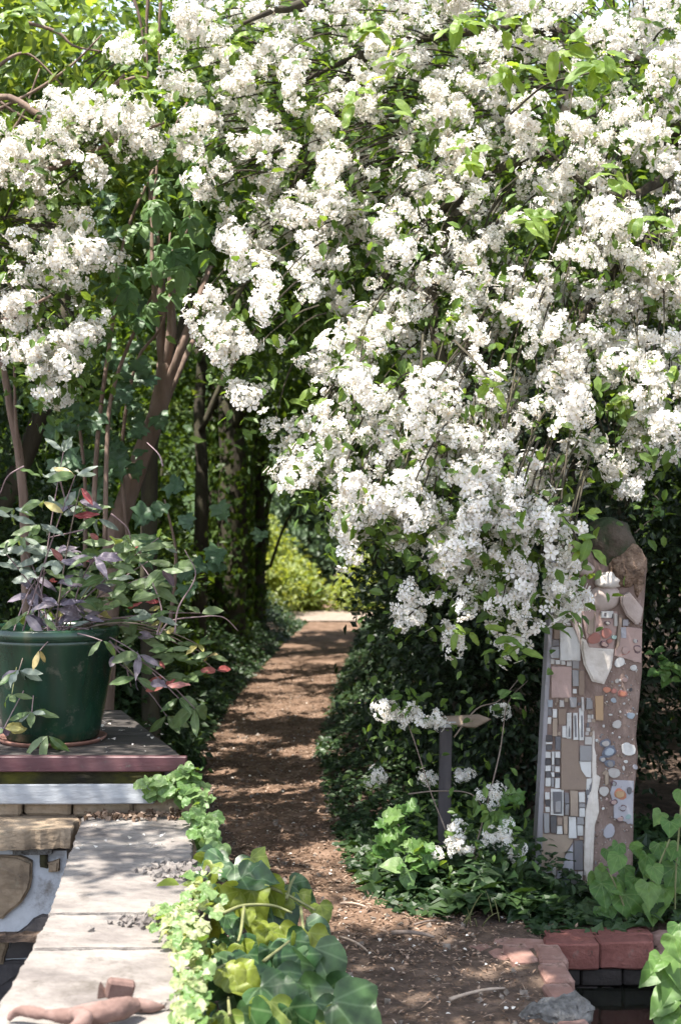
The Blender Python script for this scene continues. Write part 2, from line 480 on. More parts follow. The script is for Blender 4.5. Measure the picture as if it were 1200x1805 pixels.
OVAL = [(0, 0), (.12, .10), (.21, .28), (.24, .5), (.19, .74), (.09, .91), (0, 1)]
LANCE = [(0, 0), (.055, .1), (.125, .3), (.155, .52), (.115, .75), (.045, .92), (0, 1)]
HEART = [(0, 0), (.16, -.12), (.36, -.06), (.46, .14), (.40, .42), (.22, .72), (0, 1)]
IVYO = [(0, 0), (.18, -.15), (.42, -.08), (.60, .18), (.46, .36), (.40, .52), (.20, .80), (0, 1)]
ROUND = [(0, 0), (.2, -.12), (.42, -.04), (.50, .2), (.54, .42), (.38, .62), (.30, .82), (.12, .86), (0, .96)]
LOBED = [(0, 0), (.2, -.1), (.46, -.06), (.40, .16), (.62, .38), (.36, .42), (.30, .72), (.15, .68), (0, 1)]


def leafset(name, half, mat, k=4, **kw):
    out = []
    for i in range(k):
        a = dict(fold=random.uniform(.02, .40), droop=random.uniform(.0, .5), wave=random.uniform(.015, .08), seed=i)
        a.update(kw)
        out.append(leaf_mesh(name, half, mat, **a))
    return out


# ------------------------------------------------------------------ light gaps in the canopy (leaves left out along sun rays to light chosen spots)
SHAFT = []


def shaft(p, r, top=0.35):
    SHAFT.append((np.array(p, float), r, top))


def open_gap(pos, jit=.35):
    """True where a leaf may stand"""
    pos = np.asarray(pos, float)
    keep = np.ones(len(pos), bool)
    s = np.array(SUN)
    w = 1 + jit * vn(pos, 7.0, 3.1)
    for p, r, top in SHAFT:
        d = pos - p
        t = d @ s
        q = np.linalg.norm(d - t[:, None] * s, axis=1)
        keep &= ~((q < r * w) & (t > top))
    return keep


for i in range(16):                                     # slabs and ivy beside the path, near the camera
    shaft((random.uniform(-1.15, -.45), 3.1 + 1.1 * i / 16, .4), .30)
for (x, y, r) in ((-.95, 4.45, .16), (-.7, 4.6, .10), (-.55, 4.75, .08), (-.85, 4.85, .07), (-.62, 4.38, .14)):
    shaft((x, y, .4), r)
for (x, y, z, r) in ((-.45, 4.1, .3, .22), (-.3, 4.4, .3, .18), (-.42, 4.8, .35, .13), (-.25, 3.9, .1, .16), (-.5, 3.7, .3, .2),
                     (-.56, 5.2, .35, .10), (-.6, 5.5, .4, .08)):
    shaft((x, y, z), r)
for y in np.linspace(19.6, 24.5, 9):                    # the clearing at the end of the path
    for x in (-1.6, -.7, .1, .9, 1.7):
        shaft((x + .3, y, .2), .75)
for i in range(60):                                      # flecks on the bank and hedge foot
    y = random.uniform(8, 19)
    xc = np.interp(y, [7.5, 9.4, 13.5, 21], [-.9, -1.1, -1.05, -.7])
    shaft((xc + random.uniform(-.5, .15), y, .5), random.choice((.04, .06, .09)), .5)
    shaft((np.interp(y, [7.5, 9.4, 13.5, 21], [.2, .2, .4, .7]) + random.uniform(-.1, .5), y, .7), random.choice((.03, .05, .07)), .6)
for i in range(46):                                      # light falling on leaves inside the wood
    y = random.uniform(9, 17)
    shaft((random.uniform(-2.4, -.7), y, random.uniform(.9, 2.6)), random.uniform(.10, .26), .25)
for i in range(26):
    shaft((random.uniform(-.8, .5), random.uniform(13, 18), random.uniform(1.9, 3.2)), random.uniform(.10, .24), .2)
for i in range(120):                                     # flecks along the path
    y = 5.4 + 14.2 * random.random() ** 1.15
    xc = np.interp(y, [5.5, 7.5, 9.4, 13.5, 21], [.28, -.28, -.5, -.42, -.08])
    shaft((xc + random.uniform(-.55, .55), y, 0), random.choice((.035, .05, .07, .09, .12, .17)), .5)
for (x, y, r) in ((.62, 5.05, .09), (.5, 4.95, .08), (.68, 4.85, .07), (.9, 5.25, .035), (.1, 5.0, .05), (.25, 5.4, .05), (-.02, 5.5, .05), (.4, 5.3, .04), (.05, 6.1, .05),
                  (.25, 4.7, .06)):
    shaft((x, y, 0), r)
for (px, py, d) in ((690, 1460, 6.0), (740, 1500, 5.9), (700, 1570, 5.75), (660, 1560, 5.8), (900, 1590, 5.6), (650, 1370, 7.0), (720, 1250, 6.6), (800, 1365, 6.6), (940, 1540, 5.7),
                    (590, 1400, 7.6), (620, 1330, 8.2)):
    shaft(P(px, py, d), .085, .25)
shaft(P(1180, 1720, 4.6), .14, .25)

# ------------------------------------------------------------------ setting: ground, path, water
PATHY = [4.9, 5.6, 6.4, 7.46, 9.38, 11.5, 13.5, 17, 20.8, 27]
PATHL = [-.30, -.34, -.45, -.66, -.94, -.95, -.91, -.75, -.50, -.35]
PATHR = [.62, .45, .12, -.02, -.13, -.05, .02, .18, .36, .42]


def gz(x, y):
    p = np.stack([x, y], -1)
    near = np.clip((30 - y) / 25, 0, 1)
    return near * (.014 * vn(p, 3.1) + .009 * vn(p, 9.7, 4.) + .006 * vn(p, 27., 9.))


POND = (.76, 1.9, 3.9, 5.24)                             # x0 x1 y0 y1
xs = np.concatenate([[-150, -60, -25, -12, -6, -3.5, -2.2], np.arange(-1.6, 2.4, .035), [2.6, 3, 4, 6, 12, 25, 60, 150]])
ys = np.concatenate([[-60, -20, -6, -1, 1, 2.5], np.arange(3.4, 8.0, .035), np.arange(8.0, 23, .10), [23.5, 25, 28, 34, 45, 70, 120, 250]])
xs = np.unique(np.concatenate([xs, [POND[0], POND[1]]])); ys = np.unique(np.concatenate([ys, [POND[2], POND[3]]]))
X, Y = np.meshgrid(xs, ys)
Z = gz(X, Y)
nx, ny = len(xs), len(ys)
idx = np.arange(nx * ny).reshape(ny, nx)
Qd = np.stack([idx[:-1, :-1], idx[:-1, 1:], idx[1:, 1:], idx[1:, :-1]], -1).reshape(-1, 4)
cx = (X[:-1, :-1] + X[1:, 1:]).ravel() / 2; cy = (Y[:-1, :-1] + Y[1:, 1:]).ravel() / 2
hole = (cx > POND[0]) & (cx < POND[1]) & (cy > POND[2]) & (cy < POND[3])
hole |= (cx > -2.2) & (cx < -1.0) & (cy > 2.5) & (cy < 5.3)
g = Geo().quads(np.stack([X, Y, Z], -1).reshape(-1, 3), Qd[~hole])
tag(obj('ground', g.mesh('ground', [M['soil']], True)), kind='structure')

yy = np.concatenate([np.arange(4.9, 9, .035), np.arange(9, 21, .08), np.arange(21, 27.1, .5)])
tt = np.linspace(0, 1, 28)
YY, TT = np.meshgrid(yy, tt, indexing='ij')
e = .05 * vn(np.stack([YY, TT * 0], -1), 3.0)
XX = np.interp(YY, PATHY, PATHL) * (1 - TT) + np.interp(YY, PATHY, PATHR) * TT + e * (TT * 2 - 1)
ZZ = gz(XX, YY) + .006 - .05 * np.clip((5.5 - YY) / .6, 0, 1) - .02 * np.clip(np.abs(TT * 2 - 1) - .86, 0, 1) * 5
ii = np.arange(YY.size).reshape(YY.shape)
Qp = np.stack([ii[:-1, :-1], ii[:-1, 1:], ii[1:, 1:], ii[1:, :-1]], -1).reshape(-1, 4)[:, ::-1]
g = Geo().quads(np.stack([XX, YY, ZZ], -1).reshape(-1, 3), Qp)
tag(obj('path', g.mesh('path', [M['path']], True)), kind='structure')
# sunlit cross path in the clearing
g = Geo().quads([(-6, 20.6, .022), (6, 20.6, .022), (6, 23.2, .022), (-6, 23.2, .022)], [(0, 1, 2, 3)])
M['pale_path'] = surf('pale_gravel', [(0.3, (.17, .13, .105)), (0.7, (.28, .225, .185))], 12, .95, .6, 40)
tag(obj('cross_path', g.mesh('cross_path', [M['pale_path']])), kind='structure')

g = Geo().quads([(POND[0] - .02, POND[2] - .02, -.142), (POND[1] + .02, POND[2] - .02, -.142), (POND[1] + .02, POND[3] + .02, -.142), (POND[0] - .02, POND[3] + .02, -.142)], [(0, 1, 2, 3)])
tag(obj('pond_water', g.mesh('pond_water', [M['water']])), kind='structure')
g = Geo().quads([(-2.2, 2.5, -.30), (-.95, 2.5, -.30), (-.95, 5.32, -.30), (-2.2, 5.32, -.30)], [(0, 1, 2, 3)])
tag(obj('basin_water', g.mesh('basin_water', [M['water']])), kind='structure')


hx = np.linspace(-120, 120, 49); hy = np.linspace(42, 110, 18)
HX, HY = np.meshgrid(hx, hy)
HZ = np.clip((HY - 43) * .42, -1, 15) * (.9 + .25 * vn(np.stack([HX, HY], -1), .05)) + .8 * vn(np.stack([HX, HY], -1), .35)
HI = np.arange(HX.size).reshape(HX.shape)
g = Geo().quads(np.stack([HX, HY, HZ], -1).reshape(-1, 3), np.stack([HI[:-1, :-1], HI[:-1, 1:], HI[1:, 1:], HI[1:, :-1]], -1).reshape(-1, 4))
M['hillgreen'] = surf('wooded_slope', [(0.3, (.014, .03, .010)), (0.55, (.035, .06, .016)), (0.8, (.07, .10, .03))], .9, .95, 1.0, 2.5, dist=.4)
tag(obj('hill', g.mesh('hill', [M['hillgreen']], True)), kind='structure')

# ------------------------------------------------------------------ solid helpers
def rough_block(name, mat, size, jitter=.004, bevel=.008, cuts=2, seed=0, smooth=True):
    """brick / stone: bevelled box, uneven faces, centred on its own origin"""
    bm = bmesh.new()
    bmesh.ops.create_cube(bm, size=1)
    for v in bm.verts:
        v.co = Vector((v.co.x * size[0], v.co.y * size[1], v.co.z * size[2]))
    if bevel:
        bmesh.ops.bevel(bm, geom=bm.edges[:], offset=bevel, segments=1, affect='EDGES')
    if cuts:
        bmesh.ops.subdivide_edges(bm, edges=[e_ for e_ in bm.edges if e_.calc_length() > bevel * 2.5], cuts=cuts, use_grid_fill=True)
    for v in bm.verts:
        n_ = mnoise.noise_vector(v.co * 9 + Vector((seed * 3.7, seed * 1.3, seed)))
        v.co += n_ * jitter
    me = bpy.data.meshes.new(name)
    bm.to_mesh(me); bm.free()
    me.materials.append(mat)
    for p in me.polygons:
        p.use_smooth = False
    return me


def prism(name, pts, y0, y1, mat, bevel=0.0, jitter=0.0, smooth=False, seed=0):
    """polygon given as world (x,z) points, extruded from y0 (front) to y1 (back)"""
    bm = bmesh.new()
    a = [bm.verts.new((p[0], y0, p[1])) for p in pts]
    f = bm.faces.new(a)
    ret = bmesh.ops.extrude_face_region(bm, geom=[f])
    for v in ret['geom']:
        if isinstance(v, bmesh.types.BMVert):
            v.co.y = y1
    bmesh.ops.recalc_face_normals(bm, faces=bm.faces[:])
    if bevel:
        ed = [e_ for e_ in bm.edges if all(abs(v.co.y - y0) < 1e-6 for v in e_.verts)]
        bmesh.ops.bevel(bm, geom=ed, offset=bevel, segments=2, affect='EDGES')
    if jitter:
        bmesh.ops.triangulate(bm, faces=bm.faces[:])
        bmesh.ops.subdivide_edges(bm, edges=bm.edges[:], cuts=2)
        for v in bm.verts:
            v.co += mnoise.noise_vector(v.co * 14 + Vector((seed, 0, seed))) * jitter
    me = bpy.data.meshes.new(name)
    bm.to_mesh(me); bm.free()
    me.materials.append(mat)
    return me


def slab_mesh(name, pts, z0, z1, mat, jitter=.006, seed=0, edge=.012):
    """paving slab: outline in plan, subdivided, worn edges"""
    bm = bmesh.new()
    out = []
    n = len(pts)
    for i in range(n):
        a, b_ = Vector(pts[i]), Vector(pts[(i + 1) % n])
        k = max(1, int((b_ - a).length / .022))
        for j in range(k):
            q = a.lerp(b_, j / k)
            w = mnoise.noise_vector(Vector((q.x * 13, q.y * 13, seed))) * edge * .6 + mnoise.noise_vector(Vector((q.x * 47, q.y * 47, seed))) * edge * .7
            out.append((q.x + w.x, q.y + w.y))
    vs = [bm.verts.new((x, y, z1)) for x, y in out]
    f = bm.faces.new(vs)
    ret = bmesh.ops.extrude_face_region(bm, geom=[f])
    for v in ret['geom']:
        if isinstance(v, bmesh.types.BMVert):
            v.co.z = z0
            w = mnoise.noise_vector(v.co * 13 + Vector((seed, 3, 1))) * .012
            v.co.x += w.x; v.co.y += w.y
    bmesh.ops.recalc_face_normals(bm, faces=bm.faces[:])
    ed = [e_ for e_ in bm.edges if all(abs(v.co.z - z1) < 1e-6 for v in e_.verts)]
    bmesh.ops.bevel(bm, geom=ed, offset=.0035, segments=2, affect='EDGES')
    for v in bm.verts:
        v.co.z += mnoise.noise(v.co * 6 + Vector((seed, 0, 0))) * jitter
    bmesh.ops.triangulate(bm, faces=[f_ for f_ in bm.faces if len(f_.verts) > 4])
    me = bpy.data.meshes.new(name)
    bm.to_mesh(me); bm.free()
    me.materials.append(mat)
    return me


def lathe(profile, centre, sides=48):
    g = Geo()
    V = []
    for r_, z in profile:
        for k in range(sides):
            a = 2 * math.pi * k / sides
            V.append((centre[0] + r_ * math.cos(a), centre[1] + r_ * math.sin(a), centre[2] + z))
    Qs = []
    for i in range(len(profile) - 1):
        for k in range(sides):
            k2 = (k + 1) % sides
            Qs.append((i * sides + k, i * sides + k2, (i + 1) * sides + k2, (i + 1) * sides + k))
    return g.quads(V, Qs)


# ------------------------------------------------------------------ trees and shrubs
def foliage(blobs, leaf, mat, size, per=46, clump=.22, flat=.55, shell=.55, tpl=Q4, name='foliage', gaps=True, droop=-.25):
    """blobs: (centre, radii, clumps). leaves grouped in sprigs spread through the blobs' volume, thinned in the middle"""
    P_, N_, D_ = [], [], []
    for c, rad, n in blobs:
        c, rad = np.array(c, float), np.array(rad, float)
        u = rvec(n) * (shell + (1 - shell) * rng.random((n, 1)) ** .6)
        u *= (1 + .22 * vn(u, 3.0, float(c[0] * 3 + c[1])))[:, None]
        cc = c + u * rad
        if gaps:
            cc = cc[open_gap(cc)]
        if len(cc) == 0:
            continue
        n = len(cc)
        off = np.clip(rng.normal(size=(n, per, 3)), -1.55, 1.55) * clump * np.array([1, 1, flat]) * rng.uniform(.55, 1.3, (n, 1, 1))
        p = (cc[:, None] + off).reshape(-1, 3)
        out = np.repeat(((cc - c) / rad), per, 0)
        d = out * .8 + rvec(len(p)) * .8 + np.array([0, 0, droop])
        nr = np.array([0, 0, .8]) + rvec(len(p)) * .7 + out * .5
        P_.append(p); D_.append(d); N_.append(nr)
    p = np.concatenate(P_); d = np.concatenate(D_); nr = np.concatenate(N_)
    if gaps:
        k = open_gap(p)
        p, d, nr = p[k], d[k], nr[k]
    k = p[:, 2] > .02
    p, d, nr = p[k], d[k], nr[k]
    g = Geo().scatter(tpl[0], tpl[1], p, frames(d, nr), size * rng.uniform(.65, 1.25, len(p)))
    return g.mesh(name, [mat])


def trunk_part(parent, pts, r0, r1, mat, name='trunk', sides=9, wob=.12):
    p = spline(pts, 5)
    return obj(name, Geo().tube(p, lerp_r(r0, r1, len(p)), sides, wob=wob).mesh(name, [mat], True), parent)


def tree(label, base, trunk, limbs, blobs, mat, size, bark='bark_dark', per=46, clump=.25, r=(.1, .05), group=None, name='woodland_tree', cat='tree', **kw):
    t = thing(name, label, cat, base, group)
    trunk_part(t, trunk, r[0], r[1], M[bark])
    for lm in limbs:
        trunk_part(t, lm[0], lm[1], lm[2], M[bark], 'limb', 7)
    if blobs:
        obj('crown', foliage(blobs, None, mat, size, per, clump, name='crown', **kw), t, kind='stuff')
    return t


def shrub(label, base, blobs, mat, size, stems=5, per=46, clump=.16, group=None, name='hedge_shrub', cat='shrub', bark='bark_dark', **kw):
    t = thing(name, label, cat, base, group)
    for k in range(stems):
        c, rad, _ = blobs[k % len(blobs)]
        a = Vector((base[0] + random.uniform(-.2, .2), base[1] + random.uniform(-.2, .2), -.02))
        e_ = Vector((c[0] + random.uniform(-.5, .5) * rad[0], c[1] + random.uniform(-.5, .5) * rad[1], c[2] + .3 * rad[2]))
        p = bez(a, (a + e_) / 2 + Vector((random.uniform(-.2, .2), random.uniform(-.2, .2), .3)), e_, 8)
        obj('stem', Geo().tube(p, lerp_r(.028, .008, 8), 6).mesh('stem', [M[bark]], True), t)
    obj('foliage', foliage(blobs, None, mat, size, per, clump, **kw), t, kind='stuff')
    return t


# ---- right-hand dark hedge, front to back along the path
HG = 'dark hedge shrubs along the path'
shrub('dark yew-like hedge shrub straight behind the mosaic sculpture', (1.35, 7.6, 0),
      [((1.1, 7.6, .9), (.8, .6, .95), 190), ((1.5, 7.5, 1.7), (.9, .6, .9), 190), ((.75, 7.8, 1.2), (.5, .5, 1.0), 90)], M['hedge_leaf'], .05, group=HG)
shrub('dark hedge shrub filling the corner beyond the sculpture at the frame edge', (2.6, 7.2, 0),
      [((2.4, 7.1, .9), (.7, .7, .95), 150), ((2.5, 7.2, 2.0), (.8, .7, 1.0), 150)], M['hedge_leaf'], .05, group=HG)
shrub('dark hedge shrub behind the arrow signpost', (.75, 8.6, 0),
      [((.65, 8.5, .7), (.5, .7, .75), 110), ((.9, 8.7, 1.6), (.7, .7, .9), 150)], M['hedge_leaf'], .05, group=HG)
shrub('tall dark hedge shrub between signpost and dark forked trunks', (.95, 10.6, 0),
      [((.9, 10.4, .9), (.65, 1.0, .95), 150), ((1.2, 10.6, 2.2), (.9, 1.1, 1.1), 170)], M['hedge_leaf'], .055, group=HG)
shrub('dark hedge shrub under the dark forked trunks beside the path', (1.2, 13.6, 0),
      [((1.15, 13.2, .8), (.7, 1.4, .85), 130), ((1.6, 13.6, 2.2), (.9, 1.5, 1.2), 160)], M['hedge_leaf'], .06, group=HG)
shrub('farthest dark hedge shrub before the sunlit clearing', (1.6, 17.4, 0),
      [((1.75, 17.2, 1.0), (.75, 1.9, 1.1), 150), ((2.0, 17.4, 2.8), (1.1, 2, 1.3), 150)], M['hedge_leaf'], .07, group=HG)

# ---- left-hand understorey
LG = 'shrubs under the trees beyond the deck'
shrub('dark shrub beyond the deck behind the green pot', (-1.9, 8.6, 0),
      [((-1.9, 8.7, .8), (.8, .6, .9), 150), ((-2.3, 8.9, 1.9), (.8, .6, .9), 150), ((-1.35, 8.6, .4), (.4, .5, .45), 60)], M['cover_leaf'], .06, group=LG)
shrub('fine dark shrub at the edge under the white blossom branch', (-2.1, 7.6, 0),
      [((-2.15, 7.7, 2.6), (.6, .5, .8), 110), ((-2.3, 7.8, 1.2), (.5, .5, 1.0), 90)], M['cover_leaf'], .05, group=LG)
shrub('low dark shrub at the foot of the ivy-clad trunks', (-1.5, 11.4, 0),
      [((-1.75, 11.3, .9), (.6, 1.2, 1.0), 130), ((-2.2, 11.6, 2.2), (.8, 1.4, 1.1), 130)], M['canopy_leaf'], .07, group=LG)
shrub('dim green shrub deep in the wood beyond the ivy-clad trunks', (-2.2, 16, 0),
      [((-2.2, 15.5, 1.3), (.9, 2.2, 1.5), 170), ((-2.6, 16, 3.2), (1.2, 2.2, 1.4), 150)], M['canopy_leaf'], .075, group=LG)

# ---- trees of the tunnel
TG = 'woodland trees arching over the path'
tree('leaning pinkish-brown forked tree behind the potted plant', (-1.25, 7.55, 0),
     [(-1.28, 7.5, -.05), P(196, 1000, 7.5), P(215, 905, 7.5), P(258, 780, 7.5), P(283, 705, 7.5), P(290, 640, 7.5)],
     [([P(288, 655, 7.5), P(284, 590, 7.5), P(282, 480, 7.55), P(268, 350, 7.6), P(275, 200, 7.7)],   .030, .016),
      ([P(292, 650, 7.5), P(302, 580, 7.46), P(304, 500, 7.5), P(330, 380, 7.6)], .030, .016),
      ([P(286, 700, 7.5), P(315, 625, 7.45), P(338, 560, 7.5), P(370, 470, 7.7)], .028, .014),
      ([P(250, 800, 7.52), P(275, 760, 7.6), P(300, 690, 7.7), P(340, 600, 7.9)], .03, .014)],
     [((-1.1, 8.3, 3.6), (1.0, .7, .7), 110), ((-.6, 9.2, 3.2), (.9, .8, .6), 90), ((-1.5, 8.0, 4.3), (1.1, .9, .6), 80)],
     M['canopy_leaf'], .075, 'bark', r=(.062, .042), group=TG, cat='tree', name='leaning_tree')
tree('slim upright olive tree just past the leaning forked tree', (-1.05, 8.3, 0),
     [(-1.1, 8.3, 0), P(262, 900, 8.3), P(270, 760, 8.3), P(300, 640, 8.4), P(345, 500, 8.6), P(380, 330, 9)], [],
     [((-.9, 9.3, 4.2), (1.1, 1.0, .8), 90)], M['canopy_leaf'], .075, 'bark_dark', r=(.055, .025), group=TG)
tree('thin pale sapling stem rising beside the potted plant', (-1.45, 6.95, 0),
     [(-1.5, 6.95, 0), P(44, 960, 6.9), P(36, 820, 6.9), P(18, 720, 6.9), P(4, 640, 6.95), P(-20, 520, 7)],
     [([P(36, 830, 6.9), P(28, 740, 6.85), P(24, 600, 6.9)], .010, .006)],
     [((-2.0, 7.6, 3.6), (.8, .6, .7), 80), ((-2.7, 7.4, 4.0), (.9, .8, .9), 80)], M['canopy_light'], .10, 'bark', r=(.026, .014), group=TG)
tree('dark trunk leaning out at the frame edge behind the sapling', (-2.15, 7.9, 0),
     [(-2.35, 7.9, 0), P(-60, 1000, 7.8), P(20, 860, 7.8), P(70, 735, 7.8), P(110, 600, 7.9), P(130, 420, 8.1), P(150, 250, 8.4)],
     [([P(120, 520, 8.0), P(70, 330, 8.2), P(20, 210, 8.4), P(-80, 150, 8.6)], .03, .014),
      ([P(135, 400, 8.1), P(60, 190, 8.2), P(130, 110, 8.4)], .018, .008)],
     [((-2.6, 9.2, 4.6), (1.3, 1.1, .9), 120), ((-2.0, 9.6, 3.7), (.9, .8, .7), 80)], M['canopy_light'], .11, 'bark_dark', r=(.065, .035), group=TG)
for (px, d, w, top, lab) in ((405, 15.5, .19, 300, 'broad ivy-clad dark trunk nearest the path on its far side of the deck'),
                             (350, 13.0, .075, 350, 'narrow dark trunk between the leaning tree and the ivy-clad trunks'),
                             (448, 17.6, .115, 420, 'dark bare trunk beside the path where the bank begins'),
                             (376, 17.0, .12, 300, 'dim trunk deep in shade behind the broad ivy-clad trunk')):
    b0 = P(px, 1000, d); b0.z = 0
    t = tree(lab, b0, [b0 + Vector((0, 0, -.05)), P(px + 2, 1000, d), P(px + 6, 850, d), P(px + 2, 700, d + .1), P(px + 18, 520, d + .2), P(px + 30, top, d + .4)],
             [([P(px + 4, 760, d), P(px + 60, 640, d), P(px + 140, 560, d + .3), P(px + 220, 520, d + .6)], w * .4, .012),
              ([P(px + 6, 640, d), P(px - 40, 520, d + .2), P(px - 90, 380, d + .5)], w * .4, .014)],
             [((b0.x + .5, d + .5, 3.6), (1.3, 1.1, .7), 110), ((b0.x - .4, d + .8, 4.6), (1.3, 1.2, .8), 90), ((b0.x + 1.1, d + .3, 3.1), (.8, .9, .4), 50)],
             M['canopy_leaf'], .075, 'bark_dark', r=(w, w * .5), group=TG)
    if w > .09:
        n = 900 if w > .12 else 500
        zz = rng.uniform(.05, 2.6, n); an = rng.uniform(0, 6.28, n)
        p = np.stack([b0.x + np.interp(zz, [0, 1.0, 2.6], [0, 6 / F * d, 4 / F * d]) + np.cos(an) * w * 1.25, d + np.sin(an) * w * 1.25, zz], -1)
        nr = np.stack([np.cos(an), np.sin(an), 0 * an], -1) + rvec(n) * .4
        obj('clinging_ivy', Geo().scatter(IV[0], IV[1], p, frames(np.array([0, 0, -1.]) + rvec(n) * .5, nr), rng.uniform(.05, .09, n)).mesh('clinging_ivy', [M['canopy_leaf']]), t, kind='stuff')
# right of the path, dark forked trunks
b0 = Vector((.62, 15, 0))
tree('dark forked multi-stem tree on the shaded side near the clearing', b0,
     [b0, P(688, 1075, 15), P(676, 1020, 15), P(664, 960, 15), P(655, 900, 15.1), P(640, 760, 15.3)],
     [([P(676, 1030, 15), P(700, 980, 15), P(712, 920, 15), P(740, 820, 15.2)], .05, .02),
      ([P(668, 985, 15), P(630, 950, 14.9), P(590, 915, 14.8), P(565, 870, 14.7), P(540, 780, 14.6)], .03, .014),
      ([P(680, 1040, 15), P(656, 985, 14.9), P(640, 930, 14.8)], .026, .012)],
     [((.5, 15.2, 3.6), (1.3, 1.3, .8), 120), ((1.6, 15, 4.3), (1.5, 1.4, 1.1), 120), ((-.1, 14.2, 3.2), (.8, 1, .45), 60)], M['canopy_leaf'], .08, 'bark_dark', r=(.075, .04), group=TG)
b0 = Vector((.9, 17.6, 0))
tree('slender dark tree at the mouth of the clearing', b0, [b0, b0 + Vector((.02, 0, 1.2)), b0 + Vector((-.1, 0, 2.6)), b0 + Vector((-.2, .2, 4.4))],
     [([b0 + Vector((0, 0, 1.3)), b0 + Vector((-.35, 0, 1.9)), b0 + Vector((-.8, 0, 2.6))], .03, .012)],
     [((.6, 17.8, 4.4), (1.6, 1.4, 1.2), 130), ((1.9, 17.8, 4.4), (1.4, 1.5, 1.5), 110)], M['canopy_leaf'], .09, r=(.06, .03), group=TG)
b0 = Vector((-.98, 17.8, 0))
tree('thin dark sapling on the bank at the mouth of the clearing', b0, [b0, P(462, 1000, 17.8), P(470, 900, 17.8), P(500, 800, 17.9), P(540, 680, 18)],
     [([P(476, 1000, 17.4), P(500, 930, 17.4), P(530, 880, 17.5)], .022, .01)],
     [((-.8, 18.2, 4.2), (1.3, 1.2, 1.0), 110), ((-.35, 18.4, 2.75), (1.0, .8, .8), 110), ((-1.1, 16.2, 2.9), (.8, .8, .8), 80), ((.35, 17.0, 2.9), (.7, .8, .7), 70), ((-2.2, 18.4, 4.4), (1.5, 1.4, 1.6), 120)], M['canopy_leaf'], .09, r=(.05, .02), group=TG)
# trees right behind the blossom: fill between the white sprays
tree('dense green tree hidden behind the big white-flowering tree', (1.9, 9.4, 0),
     [(1.9, 9.4, 0), (1.85, 9.4, 2), (1.6, 9.3, 3.5), (1.4, 9.5, 5)], [([(1.85, 9.4, 2), (1.2, 9.2, 2.8), (.5, 9.1, 3.4)], .05, .02)],
     [((1.6, 9.6, 3.3), (1.4, .8, 1.2), 200), ((.4, 9.9, 3.5), (1.1, .8, .8), 120), ((2.7, 9.4, 3.8), (1.2, .8, 1.3), 130)], M['canopy_leaf'], .08, r=(.10, .05), group=TG)
tree('broad green tree showing through the top of the white blossom', (.2, 11.5, 0),
     [(1.05, 11.7, 0), (1.0, 11.6, 2), (.6, 11.5, 3.6), (.2, 11.5, 5.6)], [([(.9, 11.6, 2.6), (.1, 11.4, 3.4), (-.7, 11.4, 4.2)], .05, .02)],
     [((.2, 11.8, 4.8), (1.7, 1.0, .9), 170), ((1.6, 11.8, 4.9), (1.5, 1.0, 1.1), 130), ((-.9, 11.9, 4.9), (1.2, .9, 1.0), 110)], M['canopy_leaf'], .09, r=(.10, .05), group=TG)

# ---- far wood that reads as one mass
bl = []
for k in range(34):
    x_ = -26 + k * 1.6
    y_ = 33 + 4 * math.sin(k * 1.9)
    for z_ in (1.5, 5, 8.5, 12):
        bl.append(((x_ + math.sin(k + z_), y_, z_), (1.8, 1.6, 2.2), 22))
for (x_, y_, z_) in ((3.6, 10.5, 1.5), (4.6, 11.5, 3.2), (3.4, 13, 3.8), (5.5, 14, 1.5), (-4.5, 13, 1.5), (-5.5, 15, 3.6), (-3.6, 15, 1.2), (-6.5, 11, 2.5), (-4.8, 9.5, 1.0), (-3.4, 10.5, 1.0), (-3.0, 12.5, 2.4), (4.4, 9.2, 1.2), (3.4, 9, 2.6), (-3.2, 17, 1.0), (-3.0, 19.5, 2.6), (-3.6, 21, 1.2), (2.9, 19, 1.2), (3.4, 21, 3.0), (-2.6, 17.5, 4.0)):
    bl.append(((x_, y_, z_), (1.1, .9, 1.3), 110))
tag(obj('far_woods', foliage(bl, None, M['canopy_leaf'], .17, 42, .42, gaps=True, name='far_woods'), kind='stuff'), 'distant wood closing the view behind everything', 'woods')
# ---- far trees and sunny bushes
FG = 'trees beyond the clearing'
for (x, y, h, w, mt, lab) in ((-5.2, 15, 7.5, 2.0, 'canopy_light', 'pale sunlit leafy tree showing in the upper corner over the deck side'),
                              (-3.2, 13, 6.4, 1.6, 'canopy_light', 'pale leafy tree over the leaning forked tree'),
                              (-4.0, 21, 9.5, 2.4, 'canopy_leaf', 'tall green tree on the deck side of the clearing'),
                              (-.7, 27.5, 11, 2.6, 'blue_leaf', 'grey-green tree closing the view straight down the path'),
                              (1.0, 30, 12, 2.8, 'canopy_leaf', 'dark tall tree beyond the grey-green one'),
                              (4.2, 23, 10, 2.6, 'canopy_leaf', 'tall tree beyond the hedge and the sculpture'),
                              (5.0, 15, 8.0, 2.2, 'canopy_leaf', 'bushy tree behind the blossom at the hedge side'),
                              (-8, 24, 11, 3.0, 'canopy_leaf', 'big tree far off on the deck side'),
                              (8, 27, 12, 3.2, 'canopy_leaf', 'big tree far off on the hedge side')):
    bl = []
    for k in range(7):
        a = k * 2.4
        bl.append(((x + w * .55 * math.cos(a), y + w * .5 * math.sin(a), h * (.28 + .62 * (k + .5) / 7)), (w * .62, w * .6, h * .16), 55))
    tree(lab, (x, y, 0), [(x, y, 0), (x + .1, y, h * .3), (x - .1, y, h * .6), (x, y, h * .9)],
         [([(x, y, h * .35), (x + w * .5, y - .3, h * .5), (x + w * .8, y - .4, h * .62)], .06, .02), ([(x, y, h * .4), (x - w * .5, y - .3, h * .55), (x - w * .7, y, h * .7)], .06, .02)],
         bl, M[mt], .12, r=(.16, .05), group=FG, clump=.34, per=50)
BG = 'sunny bushes in the clearing'
